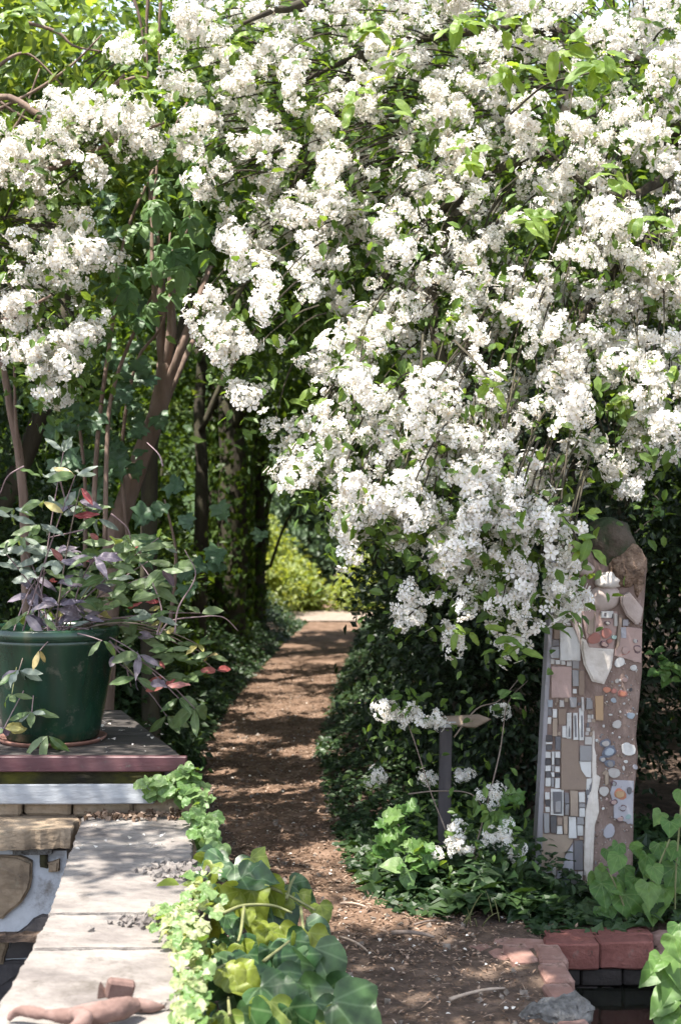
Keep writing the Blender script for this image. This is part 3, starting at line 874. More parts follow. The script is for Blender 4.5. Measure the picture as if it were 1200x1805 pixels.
shrub('bright yellow-green bush on the bank side of the clearing', P(530, 1080, 22.8) * 1,
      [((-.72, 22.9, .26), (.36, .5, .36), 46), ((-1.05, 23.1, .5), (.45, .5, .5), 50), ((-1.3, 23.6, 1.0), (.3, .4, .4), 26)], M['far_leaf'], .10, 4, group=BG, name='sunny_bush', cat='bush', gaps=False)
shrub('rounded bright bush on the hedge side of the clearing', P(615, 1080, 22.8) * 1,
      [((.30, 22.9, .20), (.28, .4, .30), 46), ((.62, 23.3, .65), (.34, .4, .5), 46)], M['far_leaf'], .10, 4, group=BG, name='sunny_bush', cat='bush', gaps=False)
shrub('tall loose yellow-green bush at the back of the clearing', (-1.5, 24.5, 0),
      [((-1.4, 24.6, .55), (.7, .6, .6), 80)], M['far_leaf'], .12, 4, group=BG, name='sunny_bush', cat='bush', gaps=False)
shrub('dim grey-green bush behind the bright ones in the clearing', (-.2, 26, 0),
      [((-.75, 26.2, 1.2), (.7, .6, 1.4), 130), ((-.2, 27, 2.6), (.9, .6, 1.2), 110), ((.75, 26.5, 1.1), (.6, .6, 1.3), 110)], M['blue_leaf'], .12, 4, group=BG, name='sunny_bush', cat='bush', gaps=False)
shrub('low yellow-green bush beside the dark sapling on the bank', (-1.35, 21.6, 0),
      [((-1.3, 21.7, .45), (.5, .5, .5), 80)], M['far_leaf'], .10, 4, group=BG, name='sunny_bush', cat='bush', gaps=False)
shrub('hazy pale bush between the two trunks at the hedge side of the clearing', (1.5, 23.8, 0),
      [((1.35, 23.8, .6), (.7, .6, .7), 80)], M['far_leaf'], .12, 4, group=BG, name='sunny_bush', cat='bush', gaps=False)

# ------------------------------------------------------------------ ground cover (nobody could count it)


def cover(name, poly_y, xl, xr, n, hmax, mat, size, tpl, edge=.35, lift=0.0, thr=None, up=1.0):
    y = rng.uniform(poly_y[0], poly_y[-1], n)
    a, b_ = np.interp(y, poly_y, xl), np.interp(y, poly_y, xr)
    t = rng.random(n)
    x = a + (b_ - a) * t
    p2 = np.stack([x, y], -1)
    inset = np.clip(np.minimum(t, 1 - t) * (b_ - a) / edge, 0, 1)
    h = hmax * inset * (.55 + .45 * vn(p2, 2.6, 1.)) * (.8 + .3 * vn(p2, 8., 2.))
    z = lift + np.clip(h, .015, 9) * rng.uniform(.25, 1.0, n) ** .5
    p = np.stack([x, y, z], -1)
    if thr is not None:
        p = p[vn(p2, 3.3, 7.) > thr]
    d = rvec(len(p)); d[:, 2] = d[:, 2] * .35 - .1
    nr = rvec(len(p)) * .55 + np.array([0, -.25, up])
    g = Geo().scatter(tpl[0], tpl[1], p, frames(d, nr), size * rng.uniform(.6, 1.3, len(p)))
    return tag(obj(name, g.mesh(name, [mat])), kind='stuff')


tag(cover('bank_ground_cover', [7.6, 9.4, 11.5, 13.5, 17, 20.5], [-1.9, -2.0, -2.4, -2.6, -2.8, -2.5], [-.82, -.93, -.92, -.86, -.70, -.48], 44000, .95, M['cover_leaf'], .05, L6, .55),
    'dark green ground cover on the bank between deck and clearing', 'ground cover')
tag(cover('path_side_ground_cover', [5.75, 6.4, 7.4, 9.4, 13.5, 20.5], [.22, .02, -.05, -.16, -.02, .32], [1.15, 1.2, .95, .85, 1.2, 1.6], 30000, .40, M['cover_leaf'], .045, L6),
    'dark ivy and weeds along the hedge side of the path', 'ground cover')
tag(cover('ivy_ground_cover', [5.55, 5.9, 6.4, 7.2], [.30, .12, .05, .0], [.85, 1.0, 1.0, 1.0], 2800, .24, M['cover_leaf'], .075, IV),
    'dark ivy carpet in front of the arrow signpost', 'ground cover')
tag(cover('sculpture_ground_cover', [5.32, 5.6, 6.2, 7.2], [.75, .7, 1.1, 1.1], [2.6, 2.6, 2.6, 2.6], 5000, .13, M['cover_leaf'], .06, IV),
    'dark ivy around the foot of the mosaic sculpture', 'ground cover')


def litter(name, n, region, tpl, size, mat, zf=None, flat=.25):
    y = rng.uniform(region[2], region[3], n)
    x = rng.uniform(region[0], region[1], n)
    if len(region) > 4:
        a, b_ = np.interp(y, PATHY, PATHL), np.interp(y, PATHY, PATHR)
        x = a + (b_ - a) * rng.random(n)
    k = ~((x > POND[0] - .1) & (y < POND[3] + .1))
    x, y = x[k], y[k]
    z = gz(x, y) + .012 if zf is None else np.full(len(x), zf)
    d = rvec(len(x)); d[:, 2] *= flat
    nr = rvec(len(x)) * .35 + np.array([0, 0, 1.])
    g = Geo().scatter(tpl[0], tpl[1], np.stack([x, y, z], -1), frames(d, nr), size * rng.uniform(.5, 1.4, len(x)))
    return g.mesh(name, [mat])


CHIP = (Q4[0] * np.array([.7, 1, 1.0]), Q4[1])
tag(obj('leaf_litter', litter('leaf_litter', 5200, (-.6, 1.0, 4.0, 6.6), CHIP, .017, M['chips']), kind='stuff'), 'brown leaf litter and chips on the bare soil', 'leaf litter')
tag(obj('path_litter', litter('path_litter', 9000, (0, 0, 5, 15, 1), CHIP, .024, M['chips']), kind='stuff'), 'brown chips trodden into the shaded path', 'leaf litter')
STRAW = (Q4[0] * np.array([.10, 1, .3]), Q4[1])
tag(obj('straw_litter', litter('straw_litter', 700, (-.5, 1.0, 4.0, 6.4), STRAW, .055, M['chips']), kind='stuff'), 'bits of straw and thin twigs strewn on the soil', 'leaf litter')
n = 420
yq = rng.uniform(4.3, 11, n); a_, b__ = np.interp(yq, PATHY, PATHL), np.interp(yq, PATHY, PATHR)
tq = np.where(rng.random(n) < .6, rng.beta(.5, .5, n), rng.random(n))
pq = np.stack([a_ + (b__ - a_) * tq, yq, gz(a_ + (b__ - a_) * tq, yq) + .006], -1)
PEB = np.array([[1, 0, 0], [-1, 0, 0], [0, 1, 0], [0, -1, 0], [0, 0, .7], [0, 0, -.7]]) * .5
PEBF = np.array([[0, 2, 4], [2, 1, 4], [1, 3, 4], [3, 0, 4], [2, 0, 5], [1, 2, 5], [3, 1, 5], [0, 3, 5]])
M['pebble'] = surf('pebble', [(0.3, (.10, .08, .065)), (0.7, (.26, .22, .19))], 30, .9, .4)
tag(obj('path_gravel', Geo().scatter(PEB, PEBF, pq, frames(rvec(n), rvec(n)), np.abs(rng.normal(.016, .010, n)) + .006).mesh('path_gravel', [M['pebble']]), kind='stuff'), 'small stones and clods along the path edges', 'gravel')
PET = (L6[0] * np.array([1.5, 1, 1.6]), L6[1])
tag(obj('fallen_petals', litter('fallen_petals', 190, (0, 0, 5, 14, 1), PET, .016, M['petalfall']), kind='stuff'), 'white petals fallen on the path', 'petals')
tag(obj('soil_petals', litter('soil_petals', 80, (-.3, .75, 4.2, 5.8), PET, .013, M['petalfall']), kind='stuff'), 'pale petals scattered over the soil by the brick pond', 'petals')
tag(obj('deck_petals', litter('deck_petals', 34, (-1.2, -.70, 5.75, 6.6), PET, .019, M['petalfall'], .628), kind='stuff'), 'white petals dropped on the wooden deck', 'petals')
tag(obj('slab_petals', litter('slab_petals', 22, (-.95, -.60, 5.0, 5.5), PET, .015, M['petalfall'], .412), kind='stuff'), 'white petals dropped on the shaded stone slab', 'petals')

# twigs lying on the soil
for (a, b_, rr, lab, mt) in (((385 / 2 + 600, 1200 + 1147 / 2), (580 / 2 + 600, 1200 + 1107 / 2), .007, 'pale dry twig lying alone on the soil by the brick pond', 'twig_pale'),
                             ((690, 1655), (765, 1662), .011, 'thick brown stick lying before the ivy carpet', 'twig'),
                             ((600, 1602), (648, 1610), .006, 'grey twig at the narrow part of the path', 'twig_pale'),
                             ((598, 1662), (650, 1690), .006, 'pale twig on the sunny patch beside the large ivy', 'twig_pale'),
                             ((730, 1640), (780, 1634), .005, 'thin bent twig behind the thick brown stick', 'twig')):
    A, B = G(*a), G(*b_)
    A.z = B.z = .02
    mid = (A + B) / 2 + Vector((.01, .02, .012))
    o = obj('fallen_twig', Geo().tube(bez(A, mid, B, 7), lerp_r(rr, rr * .45, 7), 6, wob=.2).mesh('fallen_twig', [M[mt]], True))
    tag(o, lab, 'twig', 'twigs on the soil')

# ------------------------------------------------------------------ stone slabs, raised basin wall, deck
SZ = .40
def sp(px, py): v = G(px, py, SZ); return (v.x, v.y)
SG = 'sandstone coping slabs beside the basin'
for k, (pts, lab) in enumerate((
        ([sp(146, 1441), sp(338, 1439), sp(338, 1609), sp(86, 1611)], 'shaded sandstone slab touching the step below the deck'),
        ([sp(85, 1614), sp(338, 1612), sp(338, 1670), sp(56, 1673)], 'narrow half-sunlit sandstone slab between two wider ones'),
        ([sp(55, 1676), sp(338, 1673), sp(334, 1900), sp(-75, 1900)], 'sunlit sandstone slab carrying the clay lizard'))):
    o = obj('coping_slab', slab_mesh('coping_slab', pts, SZ - .07, SZ, M['slab'], seed=k * 5 + 1, jitter=.0012, edge=.011))
    tag(o, lab, 'stone slab', SG)
o = obj('coping_slab', slab_mesh('coping_slab', [sp(-120, 1436), sp(138, 1434), sp(128, 1462), sp(-120, 1467)], SZ - .075, SZ - .002, M['stone'], seed=31, jitter=.006, edge=.02))
tag(o, 'rough-edged brown slab over the basin beside the shaded slab', 'stone slab', SG)

wl = thing('basin_wall', 'low stone wall of the basin with pale render under the slabs', 'wall', (-1.1, 5.3, 0))
yb = 5.44
def wp(px, py, d=yb): v = P(px, py, d); return (v.x, v.z)
obj('render_coat', prism('render_coat', [wp(-160, 1500), wp(118, 1500), wp(118, 1900), wp(-160, 1900)], yb, yb + .25, M['mortar']), wl)
for k, (poly, mt) in enumerate((([(-60, 1512), (30, 1508), (58, 1522), (52, 1570), (30, 1600), (5, 1620), (-60, 1625)], 'stone'),
                                ([(66, 1503), (84, 1505), (88, 1530), (72, 1528)], 'moss'), ([(84, 1518), (104, 1516), (102, 1538), (82, 1539)], 'stone'),
                                ([(22, 1655), (58, 1622), (76, 1615), (112, 1620), (112, 1690), (10, 1690)], 'stone_dark'),
                                ([(-60, 1650), (14, 1662), (8, 1700), (-60, 1702)], 'stone'),
                                ([(-60, 1706), (60, 1694), (112, 1694), (112, 1780), (-60, 1780)], 'stone_dark'))):
    obj('stone', prism('stone', [wp(*q, yb - .02) for q in poly], yb - .025, yb + .05, M[mt], bevel=.008, jitter=.014, seed=k), wl)
# side wall under the coping, ground side
obj('side_wall', rough_block('side_wall', M['stone'], (.30, 2.4, .62), .012, .01, 5, 3), wl, loc=(-.70, 4.35, .02))
obj('gap_stone', prism('gap_stone', [wp(22, 1497, 5.4), (wp(92, 1497, 5.4)), wp(90, 1507, 5.4), wp(22, 1508, 5.4)], 5.40, 5.46, M['concrete'], jitter=.004), wl)

# rubble step under the deck
st = thing('stone_step', 'rough dark stone step between slabs and the white plank', 'step', (-1.2, 5.7, .4))
x = -1.75
k = 0
while x < -.70:
    w = random.uniform(.16, .3)
    obj('stone', rough_block('stone', M['stone'], (w - .008, .16, random.uniform(.075, .085)), .008, .012, 3, k), st, loc=(x + w / 2, 5.70 + random.uniform(-.012, .012), SZ + .035))
    x += w; k += 1
# crumbs on the slab: dry leaves and mortar
n = 150
p = np.stack([rng.uniform(-1.0, -.62, n), rng.uniform(5.52, 5.61, n), np.full(n, SZ + .012)], -1)
cr = [bpy.data.meshes.new('x')]
gC = Geo().scatter(L6[0] * np.array([1.3, 1, 4]), L6[1], p, frames(rvec(n) * [1, 1, .4], rvec(n) * .6 + np.array([0, 0, 1.])), rng.uniform(.012, .035, n))
tag(obj('dry_leaves', gC.mesh('dry_leaves', [M['chips']]), kind='stuff'), 'dry brown leaves heaped against the stone step', 'leaf litter')
OCT_V = np.array([[1, 0, 0], [-1, 0, 0], [0, 1, 0], [0, -1, 0], [0, 0, .7], [0, 0, -.7]]) * .5
OCT_F = np.array([[0, 2, 4], [2, 1, 4], [1, 3, 4], [3, 0, 4], [2, 0, 5], [1, 2, 5], [3, 1, 5], [0, 3, 5]])
pts = []
for (px, py, s, n) in ((300, 1540, 26, 60), (280, 1628, 30, 60), (240, 1628, 22, 25), (330, 1545, 18, 40), (318, 1530, 16, 30), (322, 1775, 22, 40)):
    for _ in range(n):
        v = G(px + random.gauss(0, s), py + random.gauss(0, s * .25), SZ)
        pts.append((v.x, v.y, SZ + .007))
p = np.array(pts)
g = Geo().scatter(OCT_V, OCT_F, p, frames(rvec(len(p)), rvec(len(p))), np.abs(rng.normal(.016, .010, len(p))) + .006)
tag(obj('mortar_crumbs', g.mesh('mortar_crumbs', [M['slab']]), kind='stuff'), 'pale mortar crumbs and pebbles on the slabs by the ivy', 'rubble')

DZ = .62
dk = thing('wooden_deck', 'weathered plank deck with maroon front board under the green pot', 'deck', (-1.3, 6.3, DZ))
y0, y1, nb = 5.69, 7.0, 9
bw = (y1 - y0) / nb
for k in range(nb):
    ya, yb2 = y0 + .035 + k * bw, y0 + .035 + (k + 1) * bw - .004
    xe = lambda yv: -.63 - .44 * (yv - y0) / (y1 - y0)
    dz_ = random.uniform(-.002, .002)
    obj('plank', slab_mesh('plank', [(-2.6, ya), (xe(ya), ya), (xe(yb2), yb2), (-2.6, yb2)], DZ - .03 + dz_, DZ + dz_, M['deckwood'], jitter=.0008, seed=k, edge=.002), dk)
obj('front_board', rough_block('front_board', M['maroon'], (2.05, .034, .062), .0015, .004, 1, 20), dk, loc=(-.615 - 1.025, y0 + .012, DZ - .030))
obj('side_board', rough_block('side_board', M['maroon'], (.03, 1.34, .06), .0015, .004, 1, 21), dk, loc=(-.855, 6.38, DZ - .062), rot=Quaternion((0, 0, 1), .32))
obj('support_beam', rough_block('support_beam', M['moss'], (2.0, .08, .07), .004, .008, 3, 22), dk, loc=(-1.72, y0 + .09, DZ - .098))
obj('support_beam', rough_block('support_beam', M['postwood'], (2.1, .5, .20), .01, .01, 3, 23), dk, loc=(-1.78, y0 + .42, DZ - .18))
o = obj('white_plank', rough_block('white_plank', M['whitewood'], (1.25, .05, .076), .003, .004, 3, 24), loc=(-.74 - .615, 5.60, .489), rot=Quaternion((1, 0, 0), R(-8)))
tag(o, 'flaking bluish-white plank lying along the stone step', 'plank')

# ------------------------------------------------------------------ terracotta lizard (broken clay reptile)
def blob_mesh(name, chains, mat, voxel=.005, jitter=.0):
    g = Geo()
    for pts, rad in chains:
        p = spline(pts, 5)
        k = len(rad)
        rr = [float(np.interp(i / (len(p) - 1) * (k - 1), range(k), rad)) for i in range(len(p))]
        g.tube(p, rr, 10)
    o = bpy.data.objects.new('tmp', g.mesh('tmp', [mat], True))
    COL.objects.link(o)
    md = o.modifiers.new('r', 'REMESH'); md.mode = 'VOXEL'; md.voxel_size = voxel
    sm = o.modifiers.new('s', 'SMOOTH'); sm.iterations = 3; sm.factor = .5
    dg = bpy.context.evaluated_depsgraph_get()
    me = bpy.data.meshes.new_from_object(o.evaluated_get(dg))
    bpy.data.objects.remove(o)
    for v_ in me.vertices:
        v_.co += mnoise.noise_vector(v_.co * 38) * .0028 + mnoise.noise_vector(v_.co * 120) * .0011
    me.name = name
    me.materials.clear(); me.materials.append(mat)
    for p_ in me.polygons: p_.use_smooth = True
    return me

def lz(px, py, h): return G(px, py + 4, SZ + h)
liz = thing('clay_lizard', 'broken pinkish clay lizard lying on the sunlit slab', 'sculpture', lz(150, 1785, 0))
obj('body', blob_mesh('body', [
    ([lz(13, 1797, .006), lz(22, 1784, .022), lz(42, 1779, .034), lz(66, 1783, .034), lz(92, 1787, .03), lz(125, 1789, .030), lz(165, 1784, .036), lz(205, 1777, .038), lz(238, 1768, .032)],
     [.006, .010, .013, .0145, .0125, .017, .023, .0275, .0285, .020]),
    ([lz(232, 1768, .02), lz(245, 1769, .019), lz(268, 1771, .016), lz(292, 1773, .008)], [.012, .017, .014, .005]),
    ([lz(128, 1783, .034), lz(140, 1784, .048), lz(152, 1793, .046), lz(135, 1806, .03), lz(108, 1822, .014)], [.014, .017, .019, .015, .011]),
    ], M['claysculpt']), liz)
v = lz(205, 1762, .03)
obj('hind_leg', rough_block('hind_leg', M['claysculpt'], (.066, .028, .046), .003, .006, 1, 3), liz, loc=v + Vector((.005, .02, .022)), rot=Quaternion((.9, .1, .12, .12)).normalized())
obj('hind_foot', prism('hind_foot', [(v.x - .046, v.z + .005), (v.x - .024, v.z + .008), (v.x - .042, v.z + .038)], v.y - .002, v.y + .03, M['claysculpt'], bevel=.003), liz)

# ------------------------------------------------------------------ pot, saucer and plant
pc = Vector((-1.235, 6.10, DZ))
sc_ = obj('pot_saucer', lathe([(.0, .001), (.215, .001), (.228, .012), (.232, .02), (.225, .021), (.212, .012), (0, .010)], pc).mesh('pot_saucer', [M['terracotta']], True))
tag(sc_, 'thin terracotta saucer under the green pot', 'saucer')
pot = thing('glazed_pot', 'large dark green glazed plant pot on the deck', 'pot', pc + Vector((0, 0, .014)))
pz = pc + Vector((0, 0, .014))
obj('body', lathe([(0, 0), (.185, 0), (.196, .008), (.210, .06), (.232, .18), (.256, .31), (.272, .41), (.276, .43), (.268, .436), (.262, .43)], pz, 64).mesh('body', [M['glaze']], True), pot)
obj('rim', lathe([(.268, .424), (.281, .430), (.286, .444), (.284, .468), (.276, .478), (.262, .476), (.252, .462), (.240, .40)], pz, 64).mesh('rim', [M['glaze']], True), pot)
gS = lathe([(.25, .425), (.18, .437), (.08, .447), (.0, .45)], pz, 40)
obj('soil', gS.mesh('soil', [M['potsoil']], True), pot)

plant = thing('potted_plant', 'sprawling plant with grey, purple and red leaves growing in the green pot', 'plant', pz + Vector((0, 0, .43)))
LS = {k: leafset('leaf', LANCE, M['pl_' + k], 5) + leafset('leaf', OVAL, M['pl_' + k], 1) for k in ('green', 'grey', 'purple', 'red', 'yellow')}
npl = 0


def whorl(px, py, d, n, length, mix, up=.25, root=None, stem=True, lx=None):
    """a stem out of the pot ending in a tuft of leaves"""
    global npl
    c = P(px, py, d)
    if stem and random.random() < .5:
        r0 = root or Vector((pc.x + random.uniform(-.14, .14), pc.y + random.uniform(-.12, .12), DZ + .45))
        mid = (r0 + c) / 2 + Vector((random.uniform(-.05, .05), random.uniform(-.04, .04), max(.06, .35 * (c - r0).length * (.8 if c.z < r0.z else .25))))
        q = bez(r0, mid, c, 10)
        obj('stem', Geo().tube(q, lerp_r(.0042, .0022, 10), 5, cap=False).mesh('stem', [M[random.choice(('stem_purple', 'stem_purple', 'stem_green', 'twig'))]], True), plant)
        ax = (q[-1] - q[-2]).normalized()
        for k in (4, 6, 7):                               # single leaves up the stem
            if random.random() < .4:
                dd = Vector((random.uniform(-1, 1), random.uniform(-1, .4), random.uniform(-.1, .7)))
                obj('leaf', random.choice(LS[random.choice(mix)]), plant, loc=q[k], rot=quat(dd, (random.uniform(-.3, .3), -1, .7)), scale=length * random.uniform(.8, 1.2))
    else:
        ax = Vector((0, 0, 1))
    a0 = random.uniform(0, 6.28)
    for k in range(n):
        a = a0 + 2 * math.pi * k / n + random.uniform(-.35, .35)
        dd = Vector((math.cos(a), math.sin(a) * .8, up + random.uniform(-.35, .35)))
        nr = Vector((-.3 * math.cos(a), -.3 * math.sin(a) - .95, .75)) + Vector((random.uniform(-.4, .4), random.uniform(-.4, .3), random.uniform(-.2, .2)))
        o = obj('leaf', random.choice(LS[random.choice(mix)]), plant, loc=c + Vector((math.cos(a), math.sin(a), 0)) * .006, rot=quat(dd, nr), scale=length * (random.uniform(.8, 1.0) if mix == ['red'] else random.uniform(1.0, 1.4)))
        npl += 1


def c4(x, y): return (x / 2.857, 780 + y / 2.857)
gy, gr, pu, rd, ye = 'grey', 'green', 'purple', 'red', 'yellow'
for (x, y, n, ln, mix, up) in (
        (320, 45, 3, .075, [gy], .7), (215, 175, 4, .10, [gy, gr], .5), (275, 150, 2, .085, [gy], .2), (380, 165, 4, .085, [gr, ye, gy], .2), (405, 230, 1, .10, [rd], -.9),
        (425, 330, 4, .085, [gr, gy], .1), (490, 385, 3, .10, [gr, gy], -.5), (60, 375, 3, .085, [gy], .1), (215, 300, 5, .085, [ye, gr, gy], -.1), (200, 415, 5, .095, [gr, gy], -.2),
        (120, 540, 6, .085, [gy], .1), (285, 560, 8, .085, [pu, pu, gy], .3), (300, 600, 6, .075, [pu, gy], .0), (400, 560, 5, .10, [gr], -.1), (580, 510, 5, .10, [gr], .2),
        (690, 545, 3, .12, [gr], .2), (745, 600, 3, .12, [gr], -.1), (700, 520, 1, .07, [rd], .2), (170, 680, 5, .085, [gy, pu], .0), (170, 775, 4, .10, [pu], -.2),
        (268, 705, 2, .085, [rd], .0), (480, 600, 1, .07, [rd], .2), (445, 460, 1, .06, [rd], -.3), (300, 820, 6, .085, [pu], .1), (360, 845, 3, .08, [ye, pu], .1),
        (405, 790, 4, .09, [gr], .2), (525, 680, 5, .10, [gy, gr], .3), (560, 800, 5, .09, [gr], .1), (660, 800, 5, .09, [gr], .3), (725, 805, 2, .06, [rd, ye], -.2),
        (690, 890, 4, .10, [gr], -.2), (610, 920, 4, .11, [gr], -.1), (215, 900, 7, .085, [pu, gy, gr], -.5), (60, 960, 3, .085, [ye, pu], -.4), (200, 1050, 2, .06, [ye, gy], -1.2),
        (515, 1000, 2, .07, [gr], -.8), (95, 1150, 6, .085, [gy, gr, pu], -.2), (60, 1270, 3, .075, [gr], -.4), (160, 1360, 7, .085, [gr, gy], -.2), (240, 1480, 5, .085, [gr], -.9),
        (20, 1440, 5, .08, [gr, ye, pu], -.1), (700, 1070, 6, .085, [gr, gy, pu], -.2), (780, 980, 4, .08, [gr, pu], .2), (850, 1040, 5, .085, [gr], .1), (800, 1100, 1, .065, [rd], -.4),
        (830, 1180, 2, .08, [rd, gr], -.2), (880, 1090, 6, .085, [gr], .0), (930, 1180, 4, .09, [gr], -.1), (900, 1290, 4, .085, [gr], -.4), (980, 1340, 3, .10, [gr], -.7),
        (1010, 860, 3, .085, [gr, ye], .3), (1090, 1150, 2, .06, [rd, gr], .1), (1000, 1020, 5, .07, [gr, ye], .2), (1050, 1080, 4, .07, [gr, ye], .1), (860, 640, 4, .11, [gr], .0),
        (800, 480, 3, .09, [gr], .3), (820, 830, 2, .06, [gr, ye], -.3), (760, 720, 4, .11, [gr], -.1), (480, 740, 5, .10, [gr, gy], .4), (330, 690, 4, .085, [gy, gr], .2),
        (620, 600, 4, .12, [gr, gy], .2), (560, 620, 5, .10, [gr], .3), (440, 680, 5, .09, [gr, gy], .1), (90, 640, 4, .09, [gy], .2), (30, 560, 4, .09, [gy], .3), (840, 1380, 4, .1, [gr], -.8),
        (870, 960, 5, .08, [gr], .2), (770, 880, 5, .09, [gr, gy], .1), (700, 980, 5, .09, [gr], .1), (640, 720, 5, .09, [gr], .2), (500, 850, 5, .09, [gr, ye], .3),
        (420, 880, 5, .08, [gr, pu], .3), (950, 1090, 4, .08, [gr], .1)):
    px, py = c4(x, y)
    d = 6.1 + random.uniform(-.22, .22)
    if 960 < y and x < 620:
        d = 5.80 + random.uniform(-.04, .04)              # hangs down the front of the pot
    if y > 850 and x > 700:
        d = 6.05 + random.uniform(-.15, .25)
    whorl(px, py, d, n, ln, mix, up)
for k in range(15):
    x, y = random.choice(((random.uniform(60, 480), random.uniform(250, 900)), (random.uniform(420, 860), random.uniform(500, 950)), (random.uniform(640, 1000), random.uniform(930, 1300))))
    px, py = c4(x, y)
    whorl(px, py, 6.12 + random.uniform(-.28, .22), random.choice((3, 4, 5, 6)), random.uniform(.065, .10), [gr, gr, gy, pu, random.choice((pu, rd, gr))], random.uniform(-.4, .4), stem=random.random() < .4)
# bare looping shoots
for pts in ([(0, 1180), (60, 980), (150, 740), (250, 640)], [(790, 970), (815, 850), (760, 690), (700, 600)], [(880, 960), (900, 830), (985, 670), (930, 540)],
            [(800, 970), (860, 900), (990, 880), (1120, 880), (1200, 950)], [(420, 440), (330, 460), (240, 480)], [(550, 1000), (620, 1090), (660, 1230)],
            [(300, 180), (330, 290), (360, 350)], [(120, 120), (40, 170), (0, 260)], [(820, 120), (800, 60), (740, 0)], [(560, 360), (640, 430), (660, 500)]):
    q = spline([P(*c4(*a), 6.0 + .04 * k) for k, a in enumerate(pts)], 6)
    obj('stem', Geo().tube(q, lerp_r(.0045, .002, len(q)), 5).mesh('stem', [M['stem_purple']], True), plant)

# ------------------------------------------------------------------ brick-edged pond
bp_ = thing('brick_edging', 'red brick edging round the small dark pond', 'brick edging', (.75, 5.2, 0))
def bk(me, loc, rz=0, tilt=0): return obj('brick', me, bp_, loc=loc, rot=Quaternion((0, 0, 1), rz) @ Quaternion((1, 0, 0), tilt))
B1 = [rough_block('brick', M['brick'], (.196, .10, .098), .0055, .006, 5, s) for s in range(3)]
B2 = [rough_block('brick', M['brick_pale'], (.098, .20, .075), .008, .009, 5, s) for s in range(3)]
B3 = [rough_block('brick', M['brick_dark'], (.15, .1, .06), .003, .006, 2, s) for s in range(2)]
for k, xx in enumerate((.845, 1.045)):
    bk(B1[k], (xx, 5.235, -.025 + .004 * k), R(-1.0 + k))
    bk(B1[2 - k], (xx + .02, 5.335, -.022 - .006 * (1 - k)), R(1.5))
for k in range(5):
    bk(B2[k % 3], (.705 + .012 * (4 - k), 5.11 - k * .212, -.018 - .004 * (k % 2)), R(3 + random.uniform(-3, 3)), R(random.uniform(-2, 2)))
    bk(B2[(k + 1) % 3], (.60 + .012 * (4 - k) - .02 * k, 5.14 - k * .212, -.030), R(6), 0) if k < 1 else None
bk(B2[1], (.66, 5.26, -.03), R(75)); bk(B2[2], (.56, 5.2, -.036), R(40))
for k in range(4):
    bk(B3[k % 2], (.80 + k * .156, 5.25, -.107), 0)
    bk(B3[(k + 1) % 2], (.87 + k * .156, 5.245, -.172), 0)
for k in range(5):
    bk(B3[k % 2], (.775, 5.11 - k * .17, -.11), R(90))
    bk(B3[k % 2], (.77, 5.05 - k * .17, -.175), R(90))
# curved clay ridge tile on the far pond side
g = Geo()
prof = [(math.cos(a) * .11, math.sin(a) * .10) for a in np.linspace(0.1, math.pi - .1, 10)] + [(math.cos(a) * .092, math.sin(a) * .082) for a in np.linspace(math.pi - .1, .1, 10)]
V, Qs = [], []
for j in range(9):
    yy_ = 5.36 - j * .11
    for (u, w) in prof:
        V.append((1.22 + u + .012 * j, yy_, -.075 + w - .006 * j))
npf = len(prof)
for j in range(8):
    for k in range(npf):
        Qs.append((j * npf + k, j * npf + (k + 1) % npf, (j + 1) * npf + (k + 1) % npf, (j + 1) * npf + k))
for j in (0, 8):
    for k in range(9):
        Qs.append((j * npf + k, j * npf + k + 1, j * npf + npf - 2 - k, j * npf + npf - 1 - k))
o = obj('ridge_tile', g.quads(V, Qs).mesh('ridge_tile', [M['claysculpt']], True))
tag(o, 'curved clay ridge tile lying along the pond edge', 'clay tile')
# pond walls behind tile
obj('side_lining', rough_block('side_lining', M['brick_dark'], (.08, 1.3, .3), .004, .006, 2, 9), bp_, loc=(1.33, 4.7, -.18))
for (px, py, s, lab, sd_) in ((1000, 1802, (.16, .10, .09), 'crumbly grey concrete lump on the near corner of the pond', 5), (945, 1800, (.09, .07, .06), 'small grey concrete lump beside the bigger one', 8)):
    v = G(px, py, 0)
    me = rough_block('concrete_lump', M['concrete'], s, .022, .02, 14, sd_)
    for v_ in me.vertices:
        v_.co += mnoise.noise_vector(v_.co * 45) * .010 + mnoise.noise_vector(v_.co * 110) * .005
    tag(obj('concrete_lump', me, loc=(v.x, v.y + .02, .012), rot=Quaternion((0, 0, 1), .3)), lab, 'rubble', 'concrete lumps by the pond')

# ------------------------------------------------------------------ mosaic sculpture
SD = 6.0
ms = thing('mosaic_sculpture', 'tall mosaic slab sculpture topped by a rounded mossy boulder', 'sculpture', P(1030, 1565, SD))
tile_mats = {}
def tm(name, c, rough=.45, spec=.4):
    if name not in tile_mats:
        mu = sum(c) / 3
        c = tuple((v * .82 + mu * .18) * .86 for v in c)
        gm = (.17, .125, .105)
        tile_mats[name] = surf('tile_' + name, [(0.28, tuple(v * .45 + g_ * .55 for v, g_ in zip(c, gm))), (0.45, tuple(v * .85 + g_ * .15 for v, g_ in zip(c, gm))), (0.72, c)], 16, rough, .3, 60, spec=spec, dist=.004)
    return tile_mats[name]
T = {'white': (.58, .57, .56), 'pale': (.45, .42, .40), 'grey': (.25, .245, .255), 'dark': (.055, .055, .065), 'slate': (.13, .13, .15), 'brown': (.24, .165, .12), 'tan': (.34, .25, .18),
     'blue': (.30, .36, .43), 'deepblue': (.13, .16, .23), 'red': (.40, .13, .10), 'pink': (.43, .28, .25), 'orange': (.52, .17, .08), 'ochre': (.42, .25, .11), 'purple': (.14, .07, .09), 'teal': (.22, .34, .33), 'lilac': (.36, .35, .40)}
def tmat(k): return tm(k, T[k])
